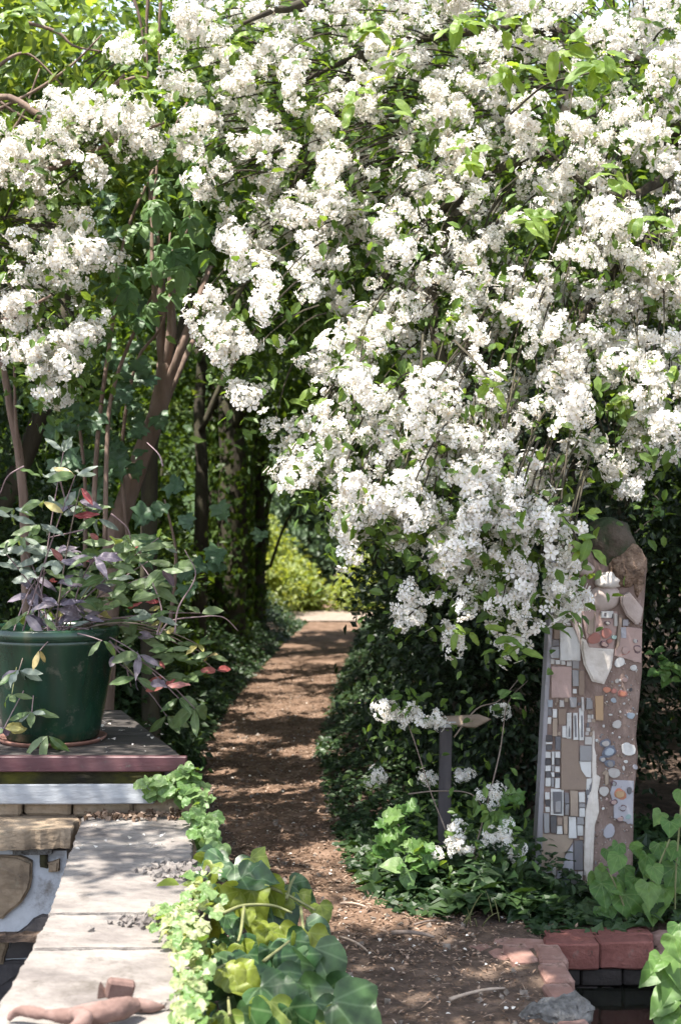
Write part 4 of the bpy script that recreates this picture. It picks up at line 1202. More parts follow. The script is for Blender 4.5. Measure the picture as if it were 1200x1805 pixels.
M['steleclay'] = surf('brown_pink_clay', [(0.25, (.10, .068, .058)), (0.5, (.19, .135, .115)), (0.75, (.28, .21, .185))], 11, .9, .9, 40, dist=.012, stretch=(1, 1, .5))
M['boulder'] = surf('mossy_boulder', [(0.30, (.022, .038, .016)), (0.45, (.038, .052, .025)), (0.56, (.075, .06, .045)), (0.8, (.12, .09, .072))], 7, .95, 1.0, 26, dist=.025)
M['roughrock'] = surf('pitted_brown_rock', [(0.3, (.03, .022, .018)), (0.45, (.13, .085, .06)), (0.6, (.24, .165, .12)), (0.8, (.32, .25, .21))], 26, .95, 1.0, 50, dist=.02)
M['whitestone'] = surf('white_stone', [(0.25, (.33, .28, .24)), (0.5, (.52, .47, .43)), (0.75, (.60, .56, .53))], 9, .8, .4, 40)
M['pinkstone'] = surf('pinkish_stone', [(0.25, (.28, .215, .19)), (0.5, (.40, .325, .295)), (0.75, (.48, .40, .37))], 9, .8, .35, 40)
def sx(px, py): v = P(px, py, SD); return (v.x, v.z)
body = [(945, 1600), (944, 1530), (952, 1400), (962, 1250), (970, 1080), (975, 965), (1010, 958), (1060, 962), (1130, 970), (1141, 985), (1136, 1060), (1132, 1110), (1132, 1180), (1125, 1260), (1121, 1300), (1125, 1330), (1118, 1400), (1116, 1500), (1114, 1600)]
obj('body', prism('body', [sx(*q) for q in body], SD, SD + .13, M['steleclay'], bevel=.008), ms)
# plain grey edge strip down the narrow side
obj('edge_strip', prism('edge_strip', [sx(943, 1600), sx(943, 1530), sx(974, 962), sx(981, 962), sx(958, 1400), sx(952, 1600)], SD - .006, SD + .10, tm('edge', (.26, .25, .28)), bevel=.002), ms)
def c7(x, y): return (920 + x / 4.286, 880 + y / 4.286)
def c8(x, y): return (920 + x / 4.286, 1220 + y / 4.286)
nt_ = [0]
RC = [(*c8(292, 345), *c8(427, 740)), (*c8(135, 1072), *c8(384, 1345)), (*c8(430, 525), *c8(520, 645)), (*c7(440, 690), *c7(700, 1400))]
def shape(name, f, pts, mat, th=.008, bevel=.0015, jitter=0, base=0.0):
    nt_[0] += 1
    me = prism(name, [sx(*f(*q)) for q in pts], SD - base - th - .0004 * (nt_[0] % 5), SD + .004, mat, bevel=bevel, jitter=jitter, seed=nt_[0])
    q = [sx(*f(*q_)) for q_ in pts]
    cx_, cz_ = sum(a for a, _ in q) / len(q), sum(b_ for _, b_ in q) / len(q)
    ta, tb_ = random.uniform(-.10, .10), random.uniform(-.10, .10)
    for v_ in me.vertices:
        if v_.co.y < SD - .001:
            v_.co.y += max(-.004, min(.004, ta * (v_.co.x - cx_) + tb_ * (v_.co.z - cz_)))
    return obj(name, me, ms)
def rect(f, a, col, th=.007, base=0.0, name='tile'):
    x0, y0, x1, y1 = a
    RC.append((*f(x0, y0), *f(x1, y1)))
    j = lambda: random.uniform(-3, 3)
    shape(name, f, [(x0 + 2 + j(), y0 + 2 + j()), (x1 - 2 + j(), y0 + 2 + j()), (x1 - 2 + j(), y1 - 2 + j()), (x0 + 2 + j(), y1 - 2 + j())], tmat(col), (th + .003) * random.uniform(.7, 1.4), base=base)
for a in ((245, 610, 330, 740, 'white'), (330, 650, 352, 740, 'dark'), (245, 740, 300, 795, 'slate'), (240, 800, 300, 845, 'pale'), (238, 845, 300, 958, 'white'), (236, 960, 290, 1058, 'brown'),
          (222, 1060, 278, 1110, 'slate'), (212, 1112, 278, 1200, 'grey'), (280, 962, 440, 1218, 'white'), (213, 1205, 242, 1248, 'pale'), (247, 1215, 286, 1250, 'white'), (290, 1220, 328, 1255, 'white'),
          (332, 1224, 372, 1258, 'pale'), (377, 1215, 428, 1280, 'grey'), (215, 1262, 372, 1500, 'pink'), (376, 1290, 425, 1412, 'grey'), (300, 790, 345, 900, 'pale'), (355, 600, 400, 735, 'tan'),
          (190, 1515, 228, 1573, 'blue'), (188, 1577, 222, 1640, 'slate'), (188, 1645, 218, 1700, 'white'), (226, 1585, 265, 1650, 'white'), (275, 1515, 315, 1570, 'pale'), (355, 1495, 410, 1572, 'grey'),
          (445, 1495, 466, 1600, 'pale'), (270, 1582, 333, 1705, 'brown'), (225, 1655, 265, 1790, 'tan'), (425, 1290, 470, 1480, 'brown'), (480, 1500, 520, 1590, 'grey')):
    rect(c7, a[:4], a[4])
for a in ((335, 155, 370, 350, 'white'), (380, 155, 422, 360, 'white'), (428, 120, 465, 365, 'white'), (300, 255, 333, 345, 'white'),
          (175, 325, 230, 373, 'dark'), (175, 377, 226, 396, 'white'), (175, 398, 226, 440, 'dark'), (172, 448, 214, 498, 'white'), (172, 500, 214, 550, 'dark'), (172, 552, 214, 598, 'white'), (172, 600, 211, 643, 'dark'),
          (172, 646, 213, 714, 'white'), (245, 335, 290, 440, 'slate'), (245, 446, 286, 498, 'white'), (245, 501, 286, 556, 'dark'), (245, 559, 286, 607, 'white'), (245, 610, 286, 645, 'dark'), (245, 648, 286, 727, 'white'),
          (217, 448, 242, 550, 'white'), (217, 555, 242, 600, 'grey'), (215, 603, 242, 640, 'white'), (215, 643, 242, 720, 'grey'), (430, 405, 525, 520, 'grey'), (470, 335, 528, 400, 'pale'),
          (172, 755, 210, 812, 'white'), (172, 814, 210, 862, 'dark'), (172, 864, 210, 910, 'white'), (318, 760, 354, 840, 'slate'), (318, 843, 354, 930, 'grey'), (357, 742, 422, 936, 'tan'), (425, 755, 476, 835, 'white'),
          (425, 838, 476, 870, 'grey'), (425, 873, 474, 940, 'white'), (210, 932, 257, 1065, 'dark'), (260, 940, 304, 1004, 'brown'), (258, 1008, 304, 1072, 'white'), (308, 938, 344, 1074, 'tan'), (347, 940, 407, 1105, 'white'),
          (410, 942, 466, 1000, 'grey'), (410, 1004, 460, 1085, 'white'), (160, 915, 205, 1065, 'grey'), (386, 1122, 458, 1345, 'slate'), (150, 1350, 215, 1440, 'grey'), (220, 1320, 256, 1420, 'pale'), (260, 1350, 300, 1500, 'lilac'), (305, 1350, 360, 1460, 'deepblue'),
          (365, 1352, 410, 1450, 'grey'), (415, 1350, 455, 1440, 'pale'), (220, 1424, 256, 1500, 'deepblue'), (480, 60, 530, 130, 'grey'), (430, 1095, 462, 1118, 'tan')):
    rect(c8, a[:4], a[4])
for x0, x1 in ((345, 360), (392, 410), (440, 453)):
    rect(c8, (x0, 175, x1, 340), 'slate', .004, .006, 'slot')
TS = []
def used(px, py):
    return any(a <= px <= c and b_ <= py <= d for a, b_, c, d in TS)
for a in RC:
    TS.append(a)
tg = Geo(); tg2 = Geo()
BOX_F = np.array([[0, 1, 2], [0, 2, 3], [4, 6, 5], [4, 7, 6], [0, 4, 5], [0, 5, 1], [1, 5, 6], [1, 6, 2], [2, 6, 7], [2, 7, 3], [3, 7, 4], [3, 4, 0]])
py = 1004
while py < 1575:
    xl_ = np.interp(py, [960, 1250, 1530, 1600], [981, 968, 953, 950]); xr_ = np.interp(py, [960, 1080, 1210, 1250, 1330, 1600], [1010, 1022, 1040, 1048, 1046, 1040])
    px = xl_ + 3
    hh = random.uniform(5, 9)
    while px < xr_ - 5:
        ww = random.uniform(4.5, 9)
        if not (used(px, py) or used(px + ww, py + hh) or used(px + ww, py) or used(px, py + hh) or used(px + ww / 2, py + hh / 2)) and random.random() < .86:
            a, c = sx(px + .6, py + .6), sx(px + ww - .6, py + hh - .6)
            yf = SD - random.uniform(.003, .009); t1 = random.uniform(-.0015, .0015)
            V = [(a[0], yf + t1, a[1]), (c[0], yf, a[1]), (c[0], yf - t1, c[1]), (a[0], yf, c[1]), (a[0], SD + .003, a[1]), (c[0], SD + .003, a[1]), (c[0], SD + .003, c[1]), (a[0], SD + .003, c[1])]
            tg.add(V, BOX_F, random.choice((0, 0, 1, 2, 3, 4, 5)))
        px += ww
    py += hh
obj('tesserae', tg.mesh('tesserae', [tmat(k) for k in ('pale', 'grey', 'tan', 'slate', 'brown', 'white')]), ms, kind='stuff')
for k in range(420):
    py = random.uniform(1080, 1560)
    px = random.uniform(np.interp(py, [1080, 1210, 1300, 1560], [1085, 1066, 1050, 1045]), np.interp(py, [985, 1110, 1180, 1300, 1500], [1138, 1130, 1130, 1118, 1112]))
    c = P(px, py, SD); r_ = abs(random.gauss(.0035, .0018)) + .0015
    tg2.scatter(OCT_V * np.array([1, 1, .8]), OCT_F, np.array([c[:]]), frames(rvec(1), rvec(1)), r_ * 2, random.choice((0, 1, 1, 2, 2, 3, 4)))
obj('grit', tg2.mesh('grit', [tmat(k) for k in ('pale', 'tan', 'brown', 'grey', 'pink')]), ms, kind='stuff')
shape('panel', c8, [(292, 345), (425, 362), (427, 530), (490, 650), (480, 738), (292, 738)], tmat('brown'), .006)
shape('panel', c8, [(135, 1072), (383, 1080), (383, 1130), (320, 1230), (300, 1345), (135, 1345)], tmat('tan'), .006)
shape('panel', c8, [(300, 1345), (325, 1235), (384, 1140), (384, 1345)], tmat('lilac'), .008)
shape('quarter_tile', c8, [(430, 525), (520, 525), (520, 645), (480, 640), (445, 590)], tmat('white'), .008)
shape('shard', c8, [(485, 760), (525, 680), (522, 740), (490, 850), (480, 850)], tmat('slate'), .007)
shape('shard', c8, [(485, 655), (523, 650), (523, 678), (482, 750)], tmat('white'), .007)
shape('pale_band', c8, [(530, 260), (546, 300), (545, 420), (558, 480), (560, 620), (590, 645), (570, 760), (578, 900), (545, 1000), (530, 1330), (500, 1480), (462, 1330), (468, 1130), (475, 900), (500, 790), (527, 690), (525, 480)], tmat('white') and M['whitestone'], .012, .003)
shape('frame', c8, [(215, 730), (314, 738), (312, 935), (213, 925)], tmat('white'), .008)
rect(c8, (230, 748, 302, 918), 'slate', .004, .008, 'tile'); rect(c8, (242, 815, 290, 906), 'grey', .003, .013, 'tile')
for k in range(5):
    cx_, cy_ = c8(190, 772 + k * 30)
# stones of the upper part
def stone(name, f, cx_, cy_, rx, ry, mat, th=.03, rot=0, seed=0, jit=.12):
    c = P(*f(cx_, cy_), SD)
    sx_, sz_ = rx / 4.286 / F * SD, ry / 4.286 / F * SD
    bm = bmesh.new(); bmesh.ops.create_icosphere(bm, subdivisions=3, radius=1)
    for v in bm.verts:
        q = v.co * (1 + jit * mnoise.noise(v.co * 1.7 + Vector((seed * 2.1, seed, 0))) + jit * .3 * mnoise.noise(v.co * 5 + Vector((seed, 1, 0))))
        x_, z_ = q.x * sx_, q.z * sz_
        v.co = Vector((x_ * math.cos(rot) - z_ * math.sin(rot), q.y * th, x_ * math.sin(rot) + z_ * math.cos(rot)))
    me = bpy.data.meshes.new(name); bm.to_mesh(me); bm.free(); me.materials.append(mat)
    for p_ in me.polygons: p_.use_smooth = True
    return obj(name, me, ms, loc=c + Vector((0, -.004, 0)))
o = stone('boulder', c7, 655, 318, 200, 198, M['boulder'], .10, .25, 6, .17); o.location.y += .055
o = stone('rough_rock', c7, 790, 510, 165, 175, M['roughrock'], .06, -.5, 5, .22); o.location.y += .02
o = stone('rough_rock', c7, 880, 560, 62, 190, M['roughrock'], .05, 0, 9, .2); o.location.y += .03
stone('white_stone', c7, 655, 615, 108, 70, M['whitestone'], .04, .08, 7, .2)
stone('pale_stone', c7, 460, 520, 85, 60, M['pinkstone'], .03, -.3, 8, .15)
stone('pale_stone', c7, 620, 745, 125, 95, M['pinkstone'], .024, .1, 11, .15)
shape('pink_stone', c7, [(735, 735), (800, 700), (905, 825), (885, 925), (850, 945), (780, 880), (735, 790)], M['pinkstone'], .035, .006)
shape('pale_stone', c7, [(445, 790), (545, 690), (600, 700), (570, 830), (470, 840)], M['pinkstone'], .012, .004)
shape('clay_panel', c7, [(445, 850), (550, 800), (560, 830), (720, 850), (715, 950), (690, 1140), (500, 1120), (480, 1040)], tmat('pink'), .008, .003)
shape('clay_strip', c7, [(545, 830), (562, 830), (540, 1000), (520, 1040)], tmat('brown'), .012)
shape('clay_strip', c7, [(728, 880), (757, 870), (735, 1100), (705, 1140)], tmat('brown'), .010)
shape('clay_strip', c7, [(500, 830), (545, 825), (530, 1030), (490, 1010)], tmat('tan'), .010)
shape('white_blade', c7, [(445, 1045), (480, 1065), (500, 1120), (690, 1132), (672, 1270), (615, 1395), (525, 1375), (462, 1245), (440, 1130)], M['whitestone'], .022, .008)
shape('branch_piece', c7, [(330, 800), (375, 790), (410, 930), (445, 1090), (440, 1130), (400, 1020), (350, 880)], M['pinkstone'], .016, .005)
shape('branch_piece', c7, [(420, 830), (445, 840), (450, 990), (470, 1050), (430, 1010)], M['whitestone'], .014, .004)
rect(c7, (588, 842, 686, 898), 'white', .008, .008); rect(c7, (606, 852, 632, 884), 'dark', .004, .016); rect(c7, (668, 858, 684, 900), 'dark', .004, .016)
rect(c7, (690, 860, 718, 960), 'pale', .006, .006); rect(c7, (752, 905, 802, 960), 'lilac'); rect(c7, (740, 965, 785, 1050), 'lilac')
shape('clay_panel', c7, [(760, 960), (905, 980), (900, 1240), (690, 1180), (700, 1130)], tmat('pink'), .006, .002)
rect(c8, (550, 25, 612, 215), 'ochre', .010)
shape('speckled_panel', c8, [(690, 665), (845, 672), (838, 800), (835, 1000), (690, 950), (690, 850), (662, 760)], tmat('lilac'), .006, .002)

def disc(f, cx_, cy_, r_, col, ry=None, th=.004, ring=None, base=.0):
    for k, (rr, cc) in enumerate([(1.0, ring or col)] + ([(.66, col)] if ring else [])):
        pts = []
        ph = random.uniform(0, 6)
        for j in range(12):
            a = 2 * math.pi * j / 12
            w = 1 + .13 * math.sin(2 * a + ph) + .06 * math.sin(3 * a + 2 * ph) + random.uniform(-.06, .06)
            pts.append((cx_ + r_ * rr * w * math.cos(a), cy_ + (ry or r_) * rr * w * math.sin(a)))
        shape('disc', f, pts, tmat(cc), th + .004 * k, .002, base=base + .004 * k)
for a in ((540, 1050, 48, 'red', 44), (632, 1010, 42, 'red', 36), (615, 1095, 32, 'pink', 26, .014, 'purple'), (690, 1042, 18, 'teal'), (640, 935, 22, 'pale', 18, .01, 'purple'), (585, 965, 22, 'pink'), (655, 1070, 18, 'red')):
    disc(c7, *a[:4], a[4] if len(a) > 4 else None, a[5] if len(a) > 5 else .012, a[6] if len(a) > 6 else None, base=.006)
for a in ((775, 1140, 46, 'pink', 38, 'red'), (800, 1052, 34, 'red', 30, None), (868, 1130, 34, 'pink', 32, 'purple'), (850, 1070, 24, 'pale', 22, 'purple'), (735, 1232, 40, 'white', 38, None), (840, 1275, 24, 'white', 24, None),
          (640, 1440, 26, 'orange', 24, None), (755, 1470, 34, 'orange', 30, 'red'), (692, 1450, 20, 'red', 20, None), (690, 1520, 22, 'blue', 18, None), (820, 1635, 28, 'blue', 26, None), (715, 1702, 32, 'pale', 34, None),
          (860, 1210, 28, 'pink', 24, None), (715, 1375, 14, 'pale', 18, None), (775, 1365, 24, 'pink', 16, None), (820, 1440, 12, 'dark', 14, None), (770, 1545, 8, 'white', 8, None), (665, 1630, 12, 'white', 8, None), (615, 1715, 8, 'white', 10, None), (740, 1605, 6, 'white', 7, None), (640, 1530, 8, 'white', 5, None)):
    disc(c7, a[0], a[1], a[2], a[3], a[4], ring=a[5], base=.002)
for a in ((628, 387, 38, 'pale', 34, 'deepblue'), (655, 450, 54, 'blue', 44, 'deepblue'), (606, 508, 24, 'pale', 24, 'deepblue'), (662, 540, 36, 'grey', 32, 'deepblue'), (800, 432, 50, 'white', 54, None), (782, 526, 18, 'white', 10, None), (692, 612, 44, 'pale', 42, None),
          (735, 770, 48, 'ochre', 44, 'orange'), (690, 832, 27, 'pink', 25, 'purple'), (757, 875, 32, 'lilac', 26, 'purple'), (738, 957, 32, 'pink', 26, 'purple'), (690, 692, 20, 'grey', 22, 'purple'), (808, 745, 22, 'slate', 26, None),
          (616, 748, 34, 'pale', 40, None), (655, 1050, 42, 'lilac', 56, None), (852, 566, 18, 'lilac', 20, None), (715, 248, 30, 'pale', 30, None), (820, 180, 26, 'blue', 26, None), (625, 610, 20, 'tan', 18, None), (732, 342, 9, 'white', 8, None),
          (615, 258, 8, 'white', 9, None), (765, 575, 10, 'white', 16, None), (562, 365, 12, 'white', 10, None), (610, 880, 12, 'white', 9, None), (800, 940, 22, 'teal', 22, None), (800, 985, 14, 'lilac', 14, None), (668, 172, 12, 'white', 7, None), (740, 150, 8, 'white', 8, None)):
    disc(c8, a[0], a[1], a[2], a[3], a[4], ring=a[5], base=.004)
shape('clay_strip', c8, [(620, 620), (650, 600), (648, 690), (625, 705)], tmat('tan'), .012)

# ------------------------------------------------------------------ arrow signpost
PD = 6.35
ps = thing('arrow_signpost', 'short dark post carrying a weathered wooden arrow board', 'signpost', P(785, 1500, PD))
def px_(q, d=PD): v = P(*q, d); return (v.x, v.z)
obj('post', prism('post', [px_(q) for q in ((771, 1560), (776, 1276), (797, 1276), (793, 1560))], PD, PD + .05, M['postwood'], bevel=.004), ps)
M['arrowwood'] = surf('mossy_arrow_wood', [(0.3, (.10, .085, .05)), (0.45, (.20, .155, .115)), (0.7, (.36, .28, .23))], 12, .85, .5, 40, stretch=(.4, 1, 1))
me = prism('arrow_board', [(-.045, -.020), (.105, -.034), (.175, .004), (.120, .026), (.02, .020), (-.045, .016)], -.010, .010, M['arrowwood'], bevel=.003)
obj('arrow_board', me, ps, loc=P(796, 1270, PD - .02), rot=Quaternion((1, 0, 0), R(-25)))
obj('lit_board_end', rough_block('lit_board_end', tm('lit_end', (.42, .42, .44)), (.075, .06, .028), .002, .004, 1, 4), ps, loc=P(789, 1276, PD - .005))  # pale block: light on the board's end put into the colour

# ------------------------------------------------------------------ blossom
def flower_cluster(seed):
    rs = np.random.default_rng(seed)
    g = Geo()
    n = int(rs.integers(11, 23))
    pet_v = np.array([[.10, 0, .02], [.62, -.34, .14], [1.0, -.26, .10], [1.05, .0, .02], [1.0, .26, .10], [.62, .34, .14]])
    pet_f = np.array([[0, 1, 2], [0, 2, 3], [0, 3, 4], [0, 4, 5]])
    fv, ff = [], []
    for k in range(5):
        a = 2 * math.pi * k / 5
        Rz = np.array([[math.cos(a), -math.sin(a), 0], [math.sin(a), math.cos(a), 0], [0, 0, 1]])
        ff.append(pet_f + len(fv) * 6); fv.append(pet_v @ Rz.T)
    fv = np.concatenate(fv); ff = np.concatenate(ff)
    cv = np.array([[.2, 0, .12], [-.1, .17, .12], [-.1, -.17, .12], [0, 0, .26]]); cf = np.array([[0, 1, 3], [1, 2, 3], [2, 0, 3]])
    u = rs.normal(size=(n, 3)); u[:, 2] = np.abs(u[:, 2]) * 1.1 - .25
    u /= np.linalg.norm(u, axis=1, keepdims=True)
    rad = np.array([rs.uniform(.045, .085), rs.uniform(.040, .065), rs.uniform(.03, .05)]) * rs.uniform(.5, 1.15, (n, 1))
    p = u * rad
    # local Z -> u
    d = np.cross(u, rs.normal(size=(n, 3)))
    rot = frames(d, u + rs.normal(size=(n, 3)) * .45)
    s = rs.uniform(.015, .0225, n) * (1, 1.1, .9, 1.15)[seed % 4]
    g.scatter(fv, ff, p, rot, s, 0)
    g.scatter(cv, cf, p, rot, s, 1)
    for i in range(n):                                   # flower stalks back to the twig
        g.add([p[i] * .95, p[i] * .95 + [.0016, 0, .0], [0, 0, -.03], [.0016, .001, -.03]], [(0, 1, 2), (1, 3, 2)], 2)
    me = g.mesh('blossom_cluster', [M['petal'], M['stamen'], M['blossom_leaf']], False)
    return me, g


CL = [flower_cluster(s) for s in range(12)]
CLA = [(np.concatenate(g.V), np.concatenate(g.F), np.concatenate(g.M)) for _, g in CL]
OV_B = leafset('leaf', OVAL, M['bright_leaf'], 4)


def inpoly(px, py, poly):
    inside = np.zeros(len(px), bool)
    n = len(poly)
    for i in range(n):
        x1, y1 = poly[i]; x2, y2 = poly[(i + 1) % n]
        c = ((y1 > py) != (y2 > py)) & (px < (x2 - x1) * (py - y1) / (y2 - y1 + 1e-9) + x1)
        inside ^= c
    return inside


def sample_px(n, poly, holes, thr=-.35, sc=.021, o=0.0):
    out = []
    xs_, ys_ = [q[0] for q in poly], [q[1] for q in poly]
    px = rng.uniform(min(xs_), max(xs_), n * 6); py = rng.uniform(min(ys_), max(ys_), n * 6)
    k = inpoly(px, py, poly) & (vn(np.stack([px, py], -1), sc, o) > thr)
    for (hx, hy, rx, ry, pr) in holes:
        inside = ((px - hx) / rx) ** 2 + ((py - hy) / ry) ** 2 < 1
        k &= ~(inside & (rng.random(len(px)) < pr))
    return np.stack([px[k], py[k]], -1)[:n]


def bloom(t, pts, spread=(0, 0, .35), nparts=300, scale=1.0, leaf_n=2500, leaf_size=.055, twig_from=None, leafmat_='blossom_leaf'):
    """pts: (n,3) world positions of the clusters"""
    keep = open_gap(pts, .2)
    pts = pts[keep]
    n = len(pts)
    px, py = PX(pts)
    vis = (px > -15) & (px < 1215) & (py > -15) & (py < 1400)
    order = np.argsort(np.where(vis, pts[:, 1], 99))
    up = rvec(n) * .55 + np.array([0, -.75, .55])
    up[rng.random(n) < .25] += np.array([0, .6, -.7])
    up /= np.linalg.norm(up, axis=1, keepdims=True)
    sc = scale * np.clip(rng.normal(.84, .22, n), .4, 1.25)
    rest = Geo()
    tw = Geo()
    for r_, i in enumerate(order):
        ref = rng.normal(size=3)
        rot = frames(np.cross(up[i], ref)[None], up[i][None])[0]
        k = int(rng.integers(0, len(CL)))
        if r_ < nparts:
            obj('blossom_cluster', CL[k][0], t, loc=pts[i], rot=Matrix(rot.tolist()).to_quaternion(), scale=float(sc[i]))
        else:
            V, Fc, Mi = CLA[k]
            W = V @ rot.T * sc[i] + pts[i]
            rest.V.append(W); rest.F.append(Fc + rest.n); rest.M.append(Mi); rest.n += len(W)
        if twig_from is not None and rng.random() < .4:
            c = Vector(pts[i])
            to = Vector(twig_from) - c
            e_ = c + to.normalized() * random.uniform(.2, .5) + Vector((random.uniform(-.1, .1), random.uniform(.05, .2), random.uniform(.0, .15)))
            tw.tube(bez(c - Vector(up[i]) * .02, (c + e_) / 2 + Vector((0, .03, .06)), e_, 5), lerp_r(.0022, .0055, 5), 4, cap=False)
    if rest.n:
        obj('blossoms', rest.mesh('blossoms', [M['petal'], M['stamen'], M['blossom_leaf']]), t, kind='stuff')
    if tw.n:
        obj('twigs', tw.mesh('twigs', [M['bark_dark']]), t, kind='stuff')
    # leaves round the clusters
    c = pts[rng.integers(0, n, leaf_n)] + rng.normal(size=(leaf_n, 3)) * np.array([.085, .11, .085]) + np.array([0, .10, -.02])
    c = c[open_gap(c, .2)]
    d = rvec(len(c)) + np.array([0, -.2, -.4]); nr = rvec(len(c)) * .6 + np.array([0, -.4, .8])
    obj('leaves', Geo().scatter(L6[0], L6[1], c, frames(d, nr), leaf_size * rng.uniform(.6, 1.3, len(c))).mesh('leaves', [M[leafmat_]]), t, kind='stuff')


def sprig(t, px, py, d, n, ln, meshes, spread=.05, hang=-.4, stem='stem_green'):
    c = P(px, py, d)
    for k in range(n):
        a = random.uniform(0, 6.28)
        dd = Vector((math.cos(a), -.35 + random.uniform(-.4, .3), math.sin(a) * .6 + hang))
        obj('leaf', random.choice(meshes), t, loc=c + Vector((random.uniform(-1, 1), random.uniform(-.6, .6), random.uniform(-1, 1))) * spread,
            rot=quat(dd, (random.uniform(-.5, .5), -.6 + random.uniform(-.3, .3), .8)), scale=ln * random.uniform(.7, 1.2))


ft = thing('flowering_tree', 'large tree smothered in white blossom arching over the path and sculpture', 'flowering tree', (2.35, 7.0, 0))
trunk_part(ft, [(2.35, 7.0, -.05), (2.3, 7.0, 1.2), (2.15, 6.9, 2.2), (1.9, 6.8, 2.9), (1.5, 6.7, 3.5)], .15, .07, M['bark_dark'])
for lm in ([P(1330, 260, 6.8), P(1210, 295, 6.6), P(1150, 325, 6.4), P(1110, 345, 6.3), P(1040, 330, 6.3), P(960, 260, 6.4)],
           [P(1330, 330, 6.8), P(1180, 400, 6.6), P(1080, 480, 6.3), P(1010, 600, 6.1), P(990, 760, 5.9)],
           [P(1150, 120, 7.0), P(1000, 60, 6.9), P(830, 55, 6.8), P(640, 95, 6.7), P(500, 160, 6.6)],
           [P(960, 265, 6.5), P(830, 330, 6.5), P(700, 450, 6.4), P(640, 600, 6.2), P(620, 760, 6.1)],
           [P(830, 325, 6.5), P(760, 500, 6.2), P(800, 700, 6.0), P(880, 860, 5.8), P(960, 930, 5.6)],
           [P(640, 95, 6.7), P(560, 250, 6.6), P(470, 420, 6.5), P(400, 560, 6.4)],
           [P(760, -90, 6.8), P(620, -30, 6.7), P(520, 10, 6.5), P(480, 18, 6.4), P(430, 40, 6.3)]):
    trunk_part(ft, lm, .034, .008, M['bark_dark'], 'limb', 7)
main = [(300, -60), (1260, -60), (1260, 640), (1190, 780), (1120, 760), (1090, 640), (1000, 720), (950, 690), (900, 660), (950, 760), (1005, 890), (1000, 945), (830, 995), (775, 985), (770, 930), (690, 905), (620, 945), (600, 890), (510, 840),
        (530, 790), (480, 765), (560, 720), (540, 660), (480, 600), (400, 645), (350, 605), (325, 550), (400, 500), (385, 430), (350, 340), (300, 200), (290, 110)]
holes = [(650, 255, 50, 45, .95), (605, 440, 75, 55, .8), (500, 560, 60, 38, .85), (520, 190, 40, 35, .8), (1020, 130, 75, 50, .85), (1000, 480, 60, 35, .7), (1060, 690, 80, 45, .8), (700, 440, 40, 60, .6), (905, 600, 85, 40, .7),
         (1170, 560, 40, 50, .6), (790, 60, 60, 30, .6), (430, 330, 30, 60, .4), (880, 230, 70, 30, .5), (1130, 330, 70, 40, .7), (930, 400, 40, 50, .6), (560, 40, 30, 40, .6), (700, 190, 30, 40, .6), (480, 410, 30, 60, .4),
         (720, 580, 50, 30, .5), (850, 740, 40, 30, .5), (1030, 560, 40, 30, .6), (960, 150, 60, 30, .5)]
q = sample_px(1500, main, holes, -.19, .019)
dep = 5.5 + np.clip((930 - q[:, 1]) / 950, 0, 1.1) * .95 + rng.random(len(q)) ** 1.5 * .8
pts = np.stack([(q[:, 0] - 600) / F * dep, dep, H - (q[:, 1] - 902.5) / F * dep], -1)
extra = []
for (px, py, d, n, rx, ry) in ((720, 1085, 5.6, 5, 22, 12), (820, 1035, 5.6, 6, 22, 14), (800, 1105, 5.6, 5, 20, 22), (905, 1030, 5.55, 8, 20, 30), (900, 1100, 5.55, 5, 18, 22), (430, 690, 6.2, 3, 10, 8), (490, 775, 6.2, 7, 22, 18), (540, 830, 6.1, 10, 40, 12), (620, 915, 6.0, 7, 22, 16),
                              (830, 980, 5.5, 7, 50, 12), (925, 930, 5.45, 9, 42, 16), (965, 905, 5.45, 5, 16, 18), (1010, 660, 5.9, 14, 45, 40), (1110, 770, 6.0, 6, 30, 20), (1040, 800, 6.0, 6, 30, 18), (1085, 835, 6.0, 7, 26, 14), (1130, 780, 6.0, 6, 22, 18), (1180, 760, 5.9, 9, 25, 40), (985, 700, 5.9, 5, 20, 20), (990, 1000, 5.5, 4, 6, 25), (1020, 1075, 5.6, 3, 10, 10),
                              (1150, 690, 5.9, 12, 50, 30), (1000, 1040, 5.6, 3, 8, 14)):
    for _ in range(n):
        extra.append(tuple(P(px + random.gauss(0, rx), py + random.gauss(0, ry), d + random.uniform(-.1, .15))))
for k in range(64):                                       # trailing sprays, thinning towards their tips
    i = int(rng.integers(0, len(q)))
    x0_, y0_ = q[i]
    if y0_ < 120 or x0_ < 450: continue
    d0_ = float(dep[i]) - .12
    sl = random.uniform(-.5, .8)
    for j in range(random.randint(5, 9)):
        extra.append(tuple(P(x0_ + sl * j * 13 + random.gauss(0, 5), y0_ + j * random.uniform(10, 17), d0_ - .015 * j + random.uniform(-.04, .04))))
for (x0_, y0_, sl, nj, d0_) in ((610, 880, -.1, 5, 5.8), (700, 900, .2, 5, 5.8), (780, 940, .05, 5, 5.6), (835, 970, -.15, 6, 5.6), (905, 960, .05, 9, 5.5), (985, 960, .1, 6, 5.5), (540, 800, -.5, 5, 6.0), (1060, 780, .5, 6, 5.9), (1120, 700, .1, 6, 5.9), (1010, 690, -.1, 5, 5.8),
                                (380, 590, .3, 5, 6.1), (335, 540, -.1, 4, 6.2), (720, 1040, .1, 4, 5.65)):
    for j in range(nj):
        extra.append(tuple(P(x0_ + sl * j * 16 + random.gauss(0, 7), y0_ + j * 16, d0_ + random.uniform(-.05, .05))))
out = rng.uniform([-.9, 7.2, 4.3], [2.8, 8.6, 5.0], (160, 3))
out = np.concatenate([out, rng.uniform([1.75, 6.2, 2.0], [2.9, 7.8, 4.4], (130, 3))])
bloom(ft, np.concatenate([pts, np.array(extra), out]), leaf_n=11000, twig_from=(1.6, 7.2, 3.8))
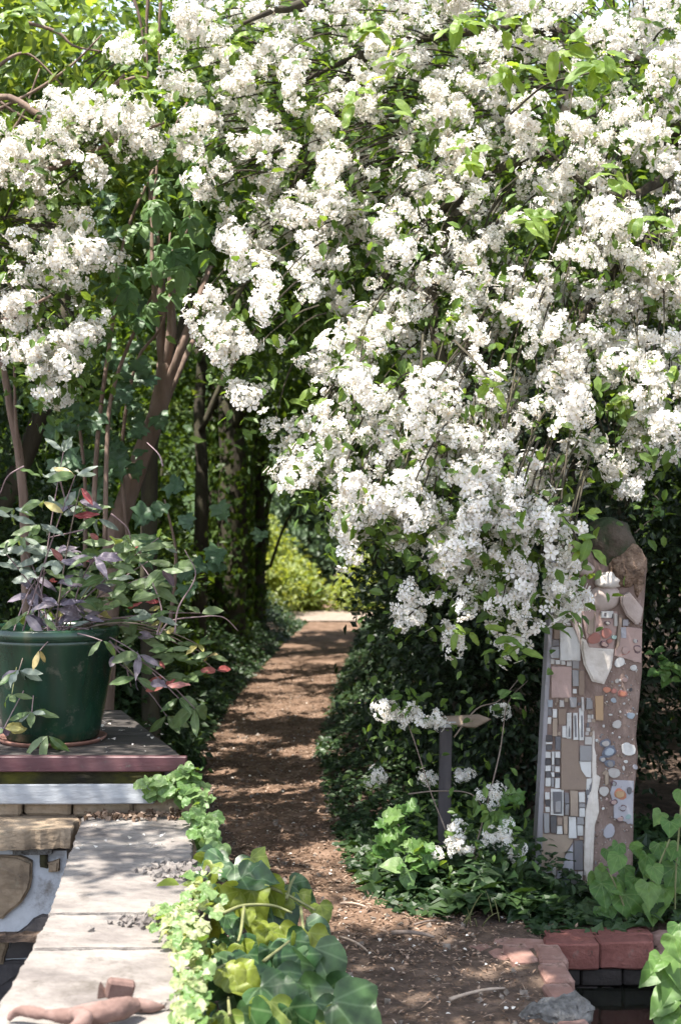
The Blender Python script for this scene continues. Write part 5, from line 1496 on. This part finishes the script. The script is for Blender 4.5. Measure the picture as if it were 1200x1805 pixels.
for (px, py, d, n, ln) in ((870, 670, 5.5, 4, .085), (885, 690, 5.5, 2, .08), (1060, 110, 5.6, 9, .13), (990, 90, 5.7, 8, .12), (900, 110, 5.7, 8, .12), (640, 170, 6.1, 7, .10), (680, 190, 6.1, 4, .10), (930, 380, 5.9, 9, .11), (830, 270, 6.0, 7, .10), (560, 180, 6.3, 5, .09),
                           (720, 930, 5.8, 6, .085), (625, 900, 5.9, 5, .09), (1025, 960, 5.4, 7, .09), (1010, 920, 5.45, 5, .08), (900, 1130, 5.5, 8, .085), (880, 980, 5.5, 5, .08), (750, 930, 5.8, 3, .08), (1135, 785, 5.9, 4, .09), (740, 640, 6.0, 5, .09), (500, 370, 6.4, 5, .08),
                           (660, 50, 6.3, 8, .11), (800, 40, 6.2, 8, .11), (905, 35, 6.1, 6, .10), (700, 100, 6.2, 6, .10), (610, 440, 6.5, 6, .09), (800, 560, 6.0, 5, .08), (810, 1110, 5.55, 4, .07), (790, 985, 5.55, 4, .075), (640, 840, 6.0, 5, .09), (560, 700, 6.2, 5, .09), (1090, 700, 5.9, 6, .09), (1180, 640, 5.8, 5, .09), (1140, 400, 5.9, 6, .09), (1080, 300, 5.9, 6, .09),
                           (430, 60, 6.3, 6, .09), (480, 130, 6.4, 5, .08), (400, 150, 6.4, 4, .08)):
    sprig(ft, px, py, d, n, ln, OV_B, .045)
for ptsx in ([(780, 985, 5.5), (800, 960, 5.5), (870, 930, 5.55), (960, 860, 5.6)], [(905, 1110, 5.55), (915, 1030, 5.55), (935, 960, 5.55)], [(800, 1120, 5.6), (820, 1030, 5.6), (850, 960, 5.6)], [(1110, 115, 5.7), (1030, 130, 5.75), (960, 150, 5.9), (900, 200, 6.1)], [(1025, 970, 5.4), (1000, 920, 5.5), (950, 870, 5.6)],
             [(720, 1085, 5.6), (760, 1050, 5.65), (800, 1000, 5.7)], [(870, 680, 5.5), (840, 640, 5.7), (800, 600, 5.9)]):
    qq = spline([P(*a) for a in ptsx], 5)
    obj('twig', Geo().tube(qq, lerp_r(.003, .006, len(qq)), 5).mesh('twig', [M['bark_dark']], True), ft)

lt = thing('flowering_tree', 'smaller white-flowering tree reaching in above the potted plant', 'flowering tree', (-2.2, 6.4, 0))
trunk_part(lt, [(-2.2, 6.4, -.05), (-2.2, 6.4, 1.0), (-2.1, 6.5, 2.0), (-1.9, 6.6, 2.8), (-1.7, 6.7, 3.4)], .08, .03, M['bark'])
for lm in ([(-2.05, 6.5, 2.3), P(-40, 330, 6.5), P(80, 300, 6.4), P(200, 250, 6.4), P(290, 215, 6.4)], [(-2.15, 6.45, 1.7), P(-60, 600, 6.4), P(20, 560, 6.3), P(90, 520, 6.2)], [(-1.75, 6.7, 3.3), P(0, 170, 6.6), P(90, 215, 6.5), P(130, 215, 6.5), P(220, 130, 6.5)]):
    trunk_part(lt, lm, .022, .006, M['bark'], 'limb', 6)
ex = []
for (px, py, n, rx, ry) in ((110, 180, 16, 38, 22), (190, 220, 40, 66, 32), (80, 275, 50, 62, 36), (5, 280, 22, 40, 50), (120, 425, 20, 40, 28), (90, 480, 34, 40, 36), (60, 580, 26, 36, 28), (85, 640, 22, 32, 26), (95, 695, 10, 16, 12), (160, 580, 12, 18, 24), (45, 615, 12, 26, 20), (220, 95, 8, 16, 16),
                            (200, 210, 20, 40, 20), (-150, 350, 50, 50, 130), (240, 240, 14, 30, 24), (-150, 130, 40, 60, 90), (165, 450, 10, 26, 14), (25, 545, 9, 12, 14)):
    for _ in range(n):
        ex.append(tuple(P(px + random.gauss(0, rx * .8), py + random.gauss(0, ry * .8), 6.15 + random.random() ** 1.5 * .8)))
bloom(lt, np.array(ex), leaf_n=2600, twig_from=(-1.9, 7.0, 2.9))
for (px, py, n, ln) in ((60, 10, 7, .10), (150, 20, 6, .10), (30, 30, 5, .10), (260, 60, 5, .09), (130, 220, 5, .08), (60, 530, 4, .07), (240, 150, 4, .08), (220, 120, 3, .08)):
    sprig(lt, px, py, 6.3, n, ln, OV_B, .05)

bl = [((-2.5, 4.6, 4.6), (1.2, .9, .6), 120), ((-1.0, 3.7, 4.3), (1.1, .8, .6), 110), ((-2.9, 3.4, 4.2), (1.1, 1.0, .6), 70)]  # unseen foliage added above the view to shade deck and slabs
obj('crown', foliage(bl, None, M['canopy_light'], .07, 46, .22, name='crown'), lt, kind='stuff')
bl = [((-.75, 4.15, 4.45), (.75, .65, .4), 130), ((.1, 4.2, 4.6), (.8, .6, .4), 110), ((.2, 3.75, 4.3), (1.0, .8, .5), 120), ((1.4, 3.9, 4.3), (1.0, .9, .6), 120)]  # more leaves added overhead, out of view, to keep the soil shaded
obj('crown', foliage(bl, None, M['canopy_light'], .07, 46, .22, name='crown'), ft, kind='stuff')

# low sprays of blossom by the signpost
ls = thing('low_flowering_shrub', 'low shrub with white flower heads and yellow-green leaves around the signpost', 'shrub', P(800, 1540, 6.2))
ex = []
for (px, py, d, n, rx, ry) in ((680, 1255, 6.1, 7, 14, 16), (720, 1265, 6.1, 8, 20, 14), (760, 1272, 6.05, 7, 16, 14), (868, 1395, 5.95, 6, 14, 14), (870, 1470, 5.85, 7, 18, 14), (895, 1480, 5.85, 5, 16, 14), (800, 1460, 5.9, 5, 10, 20), (815, 1490, 5.9, 6, 16, 12), (770, 1515, 5.85, 3, 8, 10), (885, 1250, 6.2, 3, 6, 10),
                              (812, 1368, 6.35, 4, 14, 8), (745, 1370, 6.6, 4, 30, 6), (660, 1372, 6.8, 4, 14, 6), (900, 1500, 5.85, 3, 10, 8)):
    for _ in range(n):
        ex.append(tuple(P(px + random.gauss(0, rx * .7), py + random.gauss(0, ry * .7), d + random.uniform(-.05, .08))))
bloom(ls, np.array(ex), scale=.66, leaf_n=380, leaf_size=.045)
LOB = leafset('leaf', LOBED, M['vine_leaf'], 3) + leafset('leaf', IVYO, M['vine_leaf'], 2) + leafset('leaf', HEART, M['creeper'], 2)
for (px, py, d, n, ln) in ((690, 1440, 6.0, 5, .075), (725, 1425, 6.0, 3, .07), (700, 1480, 5.95, 7, .08), (740, 1500, 5.9, 7, .08), (720, 1530, 5.85, 6, .08), (670, 1500, 5.95, 4, .075), (880, 1430, 5.9, 4, .07), (900, 1410, 5.95, 4, .06), (850, 1420, 5.95, 3, .07), (895, 1235, 6.2, 3, .06)):
    sprig(ls, px, py, d, n, ln, LOB, .035, -.25)
for pts in ([(800, 1560, 6.1), (790, 1480, 6.0), (760, 1400, 6.1), (720, 1280, 6.1), (690, 1240, 6.1)], [(820, 1560, 6.0), (850, 1450, 5.95), (880, 1330, 6.1), (895, 1240, 6.2), (930, 1200, 6.3)], [(820, 1560, 6.0), (840, 1510, 5.9), (870, 1480, 5.9)], [(800, 1300, 6.2), (840, 1250, 6.2), (880, 1235, 6.2), (920, 1190, 6.3)], [(760, 1560, 6.0), (720, 1480, 5.95), (690, 1440, 6.0)],
            [(720, 1400, 6.2), (770, 1395, 6.25), (830, 1400, 6.2), (860, 1440, 6.0)]):
    qq = spline([P(*a) for a in pts], 5)
    obj('stem', Geo().tube(qq, lerp_r(.004, .002, len(qq)), 5).mesh('stem', [M['twig']], True), ls)

# ------------------------------------------------------------------ climbers on the leaning tree
def palmate_set():
    out = []
    for s in range(4):
        rs = random.Random(s)
        g = Geo()
        me0 = leaf_mesh('lf', OVAL, M['climber_leaf'], .2, .3, .03, s)
        V = np.array([v.co[:] for v in me0.vertices]); Fc = np.array([p_.vertices[:] for p_ in me0.polygons])
        for k, a in enumerate((-1.9, -1.0, 0, 1.0, 1.9)):
            a += rs.uniform(-.15, .15)
            sc = 1 - .16 * abs(k - 2) + rs.uniform(-.08, .08)
            Rz = np.array([[math.cos(a), -math.sin(a), 0], [math.sin(a), math.cos(a), 0], [0, 0, 1]])
            Rx = np.array([[1, 0, 0], [0, .94, .34], [0, -.34, .94]])
            g.add((V * sc) @ Rx.T @ Rz.T, Fc)
        out.append(g.mesh('leaf', [M['climber_leaf']], True))
        bpy.data.meshes.remove(me0)
    return out
cp = thing('climbing_plant', 'climber with glossy palm-shaped green leaves up the leaning forked tree', 'climber', P(275, 900, 7.2))
PAL = palmate_set()
cl_pts = [(270, 345), (245, 385), (285, 370), (300, 330), (330, 195), (345, 215), (320, 230), (350, 240), (305, 440), (330, 465), (290, 460), (260, 480), (235, 510), (310, 490), (340, 440), (280, 430), (220, 540), (255, 530), (300, 520), (240, 555), (355, 400), (345, 350), (355, 290), (330, 300), (310, 270), (365, 330), (360, 445), (275, 300), (340, 385), (320, 410), (370, 280), (215, 470), (200, 500), (350, 180), (300, 390)]
for (px, py) in cl_pts:
    d = 6.95 + random.uniform(-.25, .25)
    dd = Vector((random.uniform(-.6, .6), -.6, random.uniform(-.9, .1)))
    obj('leaf', random.choice(PAL), cp, loc=P(px + random.uniform(-8, 8), py + random.uniform(-8, 8), d), rot=quat(dd, (random.uniform(-.4, .4), -.8, .7)), scale=random.uniform(.10, .15))
for pts in ([(165, 900), (170, 800), (180, 700), (200, 560), (220, 420), (270, 300), (330, 180)], [(185, 960), (188, 800), (196, 700), (230, 600), (290, 480), (340, 380), (360, 260)], [(275, 560), (268, 450), (270, 380), (280, 250)], [(305, 600), (300, 520), (305, 440)]):
    qq = spline([P(a, b_, 7.0 + .05 * k) for k, (a, b_) in enumerate(pts)], 5)
    obj('stem', Geo().tube(qq, lerp_r(.014, .006, len(qq)), 6).mesh('stem', [M['bark']], True), cp)
lc = thing('lobed_leaf_climber', 'blue-green climber with broad lobed leaves hanging behind the potted plant', 'climber', P(170, 950, 7.1))
LBL = leafset('leaf', LOBED, M['lobed_leaf'], 4)
for k in range(95):
    px, py = random.gauss(185, 52), random.uniform(585, 905)
    if k > 62: px, py = random.gauss(300, 50), random.uniform(870, 1050)
    if k > 80: px, py = random.gauss(240, 70), random.uniform(230, 580)
    dd = Vector((random.uniform(-.6, .6), -.45, random.uniform(-1, -.1)))
    obj('leaf', random.choice(LBL), lc, loc=P(px, py, 7.2 + random.uniform(-.15, .25)), rot=quat(dd, (random.uniform(-.5, .5), -1, .5)), scale=random.uniform(.075, .13))
for pts in ([(150, 1000), (150, 850), (140, 700), (180, 580)], [(230, 1000), (215, 800), (240, 640), (290, 560), (300, 400)], [(300, 1100), (310, 980), (290, 880)]):
    qq = spline([P(a, b_, 7.3) for (a, b_) in pts], 5)
    obj('stem', Geo().tube(qq, lerp_r(.012, .005, len(qq)), 6).mesh('stem', [M['bark']], True), lc)
# bare twigs tangled in the upper corner over the deck
tb = thing('bare_branches', 'tangle of thin bare branches above the smaller flowering tree', 'branches', P(150, 180, 7.0))
for pts in ([(-30, 205), (60, 160), (125, 115), (180, 60)], [(-20, 165), (40, 205), (85, 215), (160, 205)], [(35, 35), (100, 55), (130, 80), (180, 90)], [(262, -20), (258, 60), (262, 150)], [(285, -20), (280, 60), (282, 140)], [(10, 245), (40, 200), (70, 120)], [(230, -20), (248, 40), (255, 110)], [(200, 150), (240, 135), (275, 140)], [(-10, 120), (30, 95), (60, 100), (110, 150)]):
    qq = spline([P(a, b_, 7.0) for (a, b_) in pts], 5)
    obj('branch', Geo().tube(qq, lerp_r(.010, .004, len(qq)), 6).mesh('branch', [M['bark']], True), tb)

# ------------------------------------------------------------------ foreground ivy
iv = thing('large_leaf_ivy', 'big-leaved dark and yellow-green ivy spilling off the slab edge', 'ivy', (-.35, 4.3, 0))
IVD = leafset('leaf', IVYO, M['ivy_dark'], 4) + leafset('leaf', HEART, M['ivy_dark'], 3)
IVL = leafset('leaf', IVYO, M['ivy_light'], 3) + leafset('leaf', HEART, M['ivy_light'], 2)


def ivydepth(px, py):
    t = np.clip((py - 1480) / 330, 0, 1)
    return 4.95 - 1.15 * t + (px - 430) * .0008


def ivleaf(px, py, ln, light, az=None, d=None, tilt=None):
    d = d or ivydepth(px, py) + random.uniform(-.05, .05)
    a = az if az is not None else random.uniform(-2.6, -.5)
    dd = Vector((math.cos(a), -.55, math.sin(a)))
    nr = Vector((random.uniform(-.9, .9), random.uniform(-1.2, -.1), .75))
    obj('leaf', random.choice(IVL if light else IVD), iv, loc=P(px, py, d), rot=quat(dd, nr), scale=ln)


def c6(x, y): return (300 + x / 3.529, 1400 + y / 3.529)
for (x, y, ln, lt_, a) in ((400, 440, .13, 0, -.6), (330, 420, .12, 0, -2.6), (500, 400, .10, 1, -.6), (270, 440, .11, 1, -1.9), (230, 560, .12, 0, -2.6), (440, 520, .15, 0, .1), (580, 510, .14, 0, -2.2), (520, 600, .15, 1, -1.5), (590, 560, .14, 1, -1.0), (740, 560, .12, 0, -.5),
                           (800, 620, .07, 1, -.9), (740, 640, .08, 1, -2.2), (930, 690, .08, 1, -1.2), (60, 570, .13, 1, -1.7), (140, 560, .10, 1, -1.0), (320, 620, .12, 1, -1.6), (430, 600, .14, 1, -2.1), (340, 760, .10, 0, -.8), (680, 640, .14, 0, -1.1), (620, 680, .14, 0, -1.3),
                           (220, 950, .12, 1, -2.9), (240, 1020, .10, 1, -1.5), (440, 940, .09, 1, -1.2), (560, 930, .15, 0, -2.0), (620, 960, .15, 0, -1.2), (720, 900, .14, 0, -.9), (860, 860, .15, 1, -1.3), (840, 820, .14, 0, -.7), (900, 960, .19, 0, -1.1), (820, 1000, .17, 0, -1.6),
                           (480, 1000, .16, 0, -1.3), (410, 1060, .13, 0, -2.3), (340, 1090, .11, 1, -.7), (400, 1110, .11, 1, -.5), (530, 1180, .20, 0, -1.9), (560, 1200, .18, 0, -.5), (650, 1100, .20, 0, -1.4), (720, 1150, .19, 0, -1.2), (780, 1180, .2, 0, -1.5), (850, 1220, .18, 0, -1.1),
                           (960, 1230, .22, 0, -.8), (1010, 1290, .22, 0, -.75), (900, 1300, .16, 0, -1.4), (480, 1330, .19, 0, -1.6), (620, 1290, .15, 1, -1.5), (560, 1380, .14, 0, -1.9), (740, 1330, .17, 0, -1.3), (820, 1380, .17, 0, -1.5), (940, 1370, .16, 1, -1.2), (360, 1370, .10, 1, -1.5),
                           (300, 960, .09, 1, -1.0), (180, 960, .08, 1, -2.8), (560, 800, .07, 1, -1.5), (480, 720, .06, 1, -1.4), (600, 840, .09, 1, -1.6), (680, 820, .10, 1, -1.4), (640, 860, .10, 1, -1.5), (520, 760, .07, 1, -1.6), (760, 1000, .17, 0, -1.4), (680, 1010, .18, 0, -1.7)):
    ivleaf(*c6(x, y), ln * .95, lt_, a)
for k in range(34):
    px = random.uniform(335, 520); py = random.uniform(1500, 1815)
    if px > 470 and py < 1620: continue
    ivleaf(px, py, random.uniform(.06, .12), random.random() < (.55 if px < 430 else .2), d=ivydepth(px, py) + random.uniform(.03, .2))
for pts in ([(430, 1600), (425, 1640), (420, 1660)], [(395, 1610), (430, 1597), (480, 1597), (515, 1610)], [(475, 1565), (510, 1580), (555, 1605)], [(505, 1585), (512, 1560), (520, 1545)], [(530, 1600), (535, 1640), (540, 1660)], [(465, 1695), (510, 1660)], [(370, 1715), (400, 1700)], [(405, 1790), (402, 1760)]):
    qq = spline([P(a, b_, ivydepth(a, b_) - .04) for (a, b_) in pts], 5)
    obj('stem', Geo().tube(qq, lerp_r(.006, .004, len(qq)), 6).mesh('stem', [M['stem_green']], True), iv)

cr_ = thing('small_leaf_creeper', 'fresh green small-leaved creeper running from the deck corner along the slab', 'creeper', G(350, 1440, .35))
CRM = leafset('leaf', ROUND, M['creeper'], 4) + leafset('leaf', IVYO, M['creeper'], 2)
VAR = leafset('leaf', ROUND, M['variegated'], 4) + leafset('leaf', IVYO, M['variegated'], 3)
for k in range(150):
    t = random.random()
    px = np.interp(t, [0, .25, .5, 1], [330, 345, 358, 382]) + random.gauss(0, 12)
    py = 1350 + 190 * t + random.uniform(-8, 8)
    if random.random() < .22: px, py = random.uniform(250, 320), random.uniform(1365, 1400)
    d = np.interp(py, [1350, 1400, 1540], [5.66, 5.55, 4.95]) + random.uniform(-.05, .05)
    dd = Vector((random.uniform(-1, 1), -.5, random.uniform(-1, .1)))
    obj('leaf', random.choice(CRM), cr_, loc=P(px, py, d), rot=quat(dd, (random.uniform(-.8, .8), random.uniform(-1.2, .3), .9)), scale=random.uniform(.03, .068))
for pts in ([(335, 1350), (340, 1420), (360, 1480), (385, 1540)], [(255, 1385), (290, 1380), (330, 1390)]):
    qq = spline([P(a, b_, np.interp(b_, [1350, 1400, 1540], [5.7, 5.6, 5.0])) for (a, b_) in pts], 5)
    obj('stem', Geo().tube(qq, .004, 5).mesh('stem', [M['stem_green']], True), cr_)
vr = thing('variegated_creeper', 'pale variegated creeper between slab and large ivy', 'creeper', G(330, 1700, .38))
for k in range(285):
    py = random.uniform(1535, 1815)
    px = np.interp(py, [1535, 1620, 1700, 1815], [350, 342, 338, 338]) + random.gauss(0, 17)
    if random.random() < .2: px, py = random.gauss(308, 18), random.gauss(1618, 12)
    d = (H - SZ - .02 - .05 * random.random()) * F / (py - 902.5) + .03
    dd = Vector((random.uniform(-1, 1), -.5, random.uniform(-.6, .3)))
    obj('leaf', random.choice(VAR if random.random() < .48 else CRM), vr, loc=P(px, py, d), rot=quat(dd, (random.uniform(-.8, .8), random.uniform(-.9, .5), 1)), scale=random.uniform(.018, .042))
o = obj('stem', Geo().tube(spline([P(350, 1540, 4.75), P(345, 1620, 4.2), P(345, 1700, 3.8), P(345, 1830, 3.35)], 6), .005, 5).mesh('stem', [M['stem_green']], True), vr)

# ------------------------------------------------------------------ vine by the sculpture
vb = thing('heart_leaf_vine', 'fresh green heart-leaved vine at the foot of the mosaic sculpture', 'vine', P(1100, 1650, 5.5))
VH = leafset('leaf', HEART, M['vine_leaf'], 5)
for (px, py, ln) in ((1070, 1510, .10), (1090, 1520, .10), (1120, 1500, .07), (1060, 1570, .13), (1085, 1560, .10), (1100, 1590, .14), (1120, 1560, .10), (1150, 1540, .11), (1180, 1500, .12), (1160, 1500, .10), (1190, 1540, .14), (1170, 1580, .14), (1140, 1520, .10), (1075, 1610, .10), (1070, 1630, .11), (1130, 1600, .12),
                     (1195, 1610, .13), (1180, 1460, .10), (1165, 1445, .09), (1200, 1450, .10), (1200, 1405, .09), (1100, 1540, .11), (1210, 1570, .13), (1150, 1610, .11), (1195, 1660, .12), (1110, 1640, .08), (1155, 1640, .08), (1215, 1500, .12), (1090, 1500, .08), (1060, 1550, .10), (1140, 1570, .12)):
    dd = Vector((random.uniform(-.5, .5), -.55, random.uniform(-1, -.3)))
    obj('leaf', random.choice(VH), vb, loc=P(px, py - 12, 5.5 + random.uniform(-.15, .2)), rot=quat(dd, (random.uniform(-.6, .6), random.uniform(-1.0, -.3), .75)), scale=ln * random.uniform(.7, .95))
for k in range(26):
    dd = Vector((random.uniform(-.8, .8), -.5, random.uniform(-1, .2)))
    obj('leaf', random.choice(VH), vb, loc=P(random.uniform(1050, 1210), random.uniform(1480, 1640), 5.55 + random.uniform(-.1, .25)), rot=quat(dd, (random.uniform(-.8, .8), random.uniform(-1, -.1), .75)), scale=random.uniform(.045, .08))
for pts in ([(1138, 1740), (1143, 1690), (1150, 1640), (1150, 1560), (1180, 1480)], [(1110, 1660), (1100, 1600), (1075, 1540)], [(1190, 1680), (1190, 1560), (1200, 1420)]):
    qq = spline([P(a, b_, 5.45) for (a, b_) in pts], 5)
    obj('stem', Geo().tube(qq, .004, 5).mesh('stem', [M['stem_green']], True), vb)
pb = thing('pale_leaf_vine', 'bright pale-leaved vine tip hanging in over the pond corner', 'vine', P(1190, 1800, 4.6))
for (px, py, ln) in ((1185, 1660, .09), (1195, 1690, .12), (1175, 1700, .10), (1160, 1720, .09), (1200, 1730, .12), (1185, 1760, .11), (1175, 1785, .10), (1200, 1790, .14), (1170, 1770, .06), (1195, 1640, .08), (1165, 1700, .08)):
    dd = Vector((random.uniform(-.7, .3), -.4, random.uniform(-1, -.1)))
    obj('leaf', random.choice(VH), pb, loc=P(px, py - 10, 4.6 + random.uniform(-.1, .1)), rot=quat(dd, (random.uniform(-.5, .3), -.7, .8)), scale=ln)
obj('stem', Geo().tube(spline([P(1215, 1830, 4.6), P(1190, 1740, 4.6), P(1200, 1640, 4.7)], 5), .004, 5).mesh('stem', [M['stem_green']], True), pb)
# stray sprays in the dark hedge
hs_ = thing('hedge_sprig', 'small bright leafy sprig on the dark hedge beside the sculpture', 'sprig', P(1170, 1190, 6.6))
for (px, py, n, ln) in ((1170, 1180, 7, .055), (1185, 1190, 6, .05), (1165, 1155, 4, .045), (1195, 1170, 5, .05)):
    sprig(hs_, px, py, 6.6, n, ln, VH, .04, -.2)
obj('stem', Geo().tube(spline([P(1230, 1210, 6.7), P(1190, 1185, 6.65), P(1165, 1175, 6.6)], 4), .003, 5).mesh('stem', [M['stem_green']], True), hs_)
hs2 = thing('hedge_sprig', 'yellowish trailing sprig curling over the boulder of the sculpture', 'sprig', P(1120, 940, 6.3))
qq = spline([P(1118, 940, 6.2), P(1135, 925, 6.2), P(1148, 912, 6.2), P(1155, 885, 6.2), P(1160, 880, 6.2), P(1150, 870, 6.2)], 5)
obj('stem', Geo().tube(qq, .0025, 5).mesh('stem', [M['twig']], True), hs2)
for (px, py) in ((1158, 890), (1162, 900), (1150, 880), (1148, 912), (1155, 905)):
    sprig(hs2, px, py, 6.2, 3, .03, VH, .012, -.2)
# grass blades by the ivy
gr_ = thing('grass_tuft', 'few pale grass blades standing at the front of the ivy carpet', 'grass', P(840, 1640, 5.45))
for k, (x0, y0_, x1, y1_) in enumerate(((820, 1655, 850, 1575), (830, 1655, 822, 1600), (850, 1650, 880, 1610), (815, 1650, 835, 1612), (840, 1655, 835, 1622), (868, 1615, 855, 1570), (880, 1625, 868, 1580))):
    A, B = P(x0, y0_, 5.45), P(x1, y1_, 5.4)
    A.z = max(A.z, .01)
    q = bez(A, (A + B) / 2 + Vector((.0, .0, .03)), B, 6)
    obj('blade', Geo().tube(q, lerp_r(.0035, .0008, 6), 4).mesh('blade', [M['stem_green']], True), gr_)
print('objects', len(bpy.data.objects), 'plant leaves', npl)
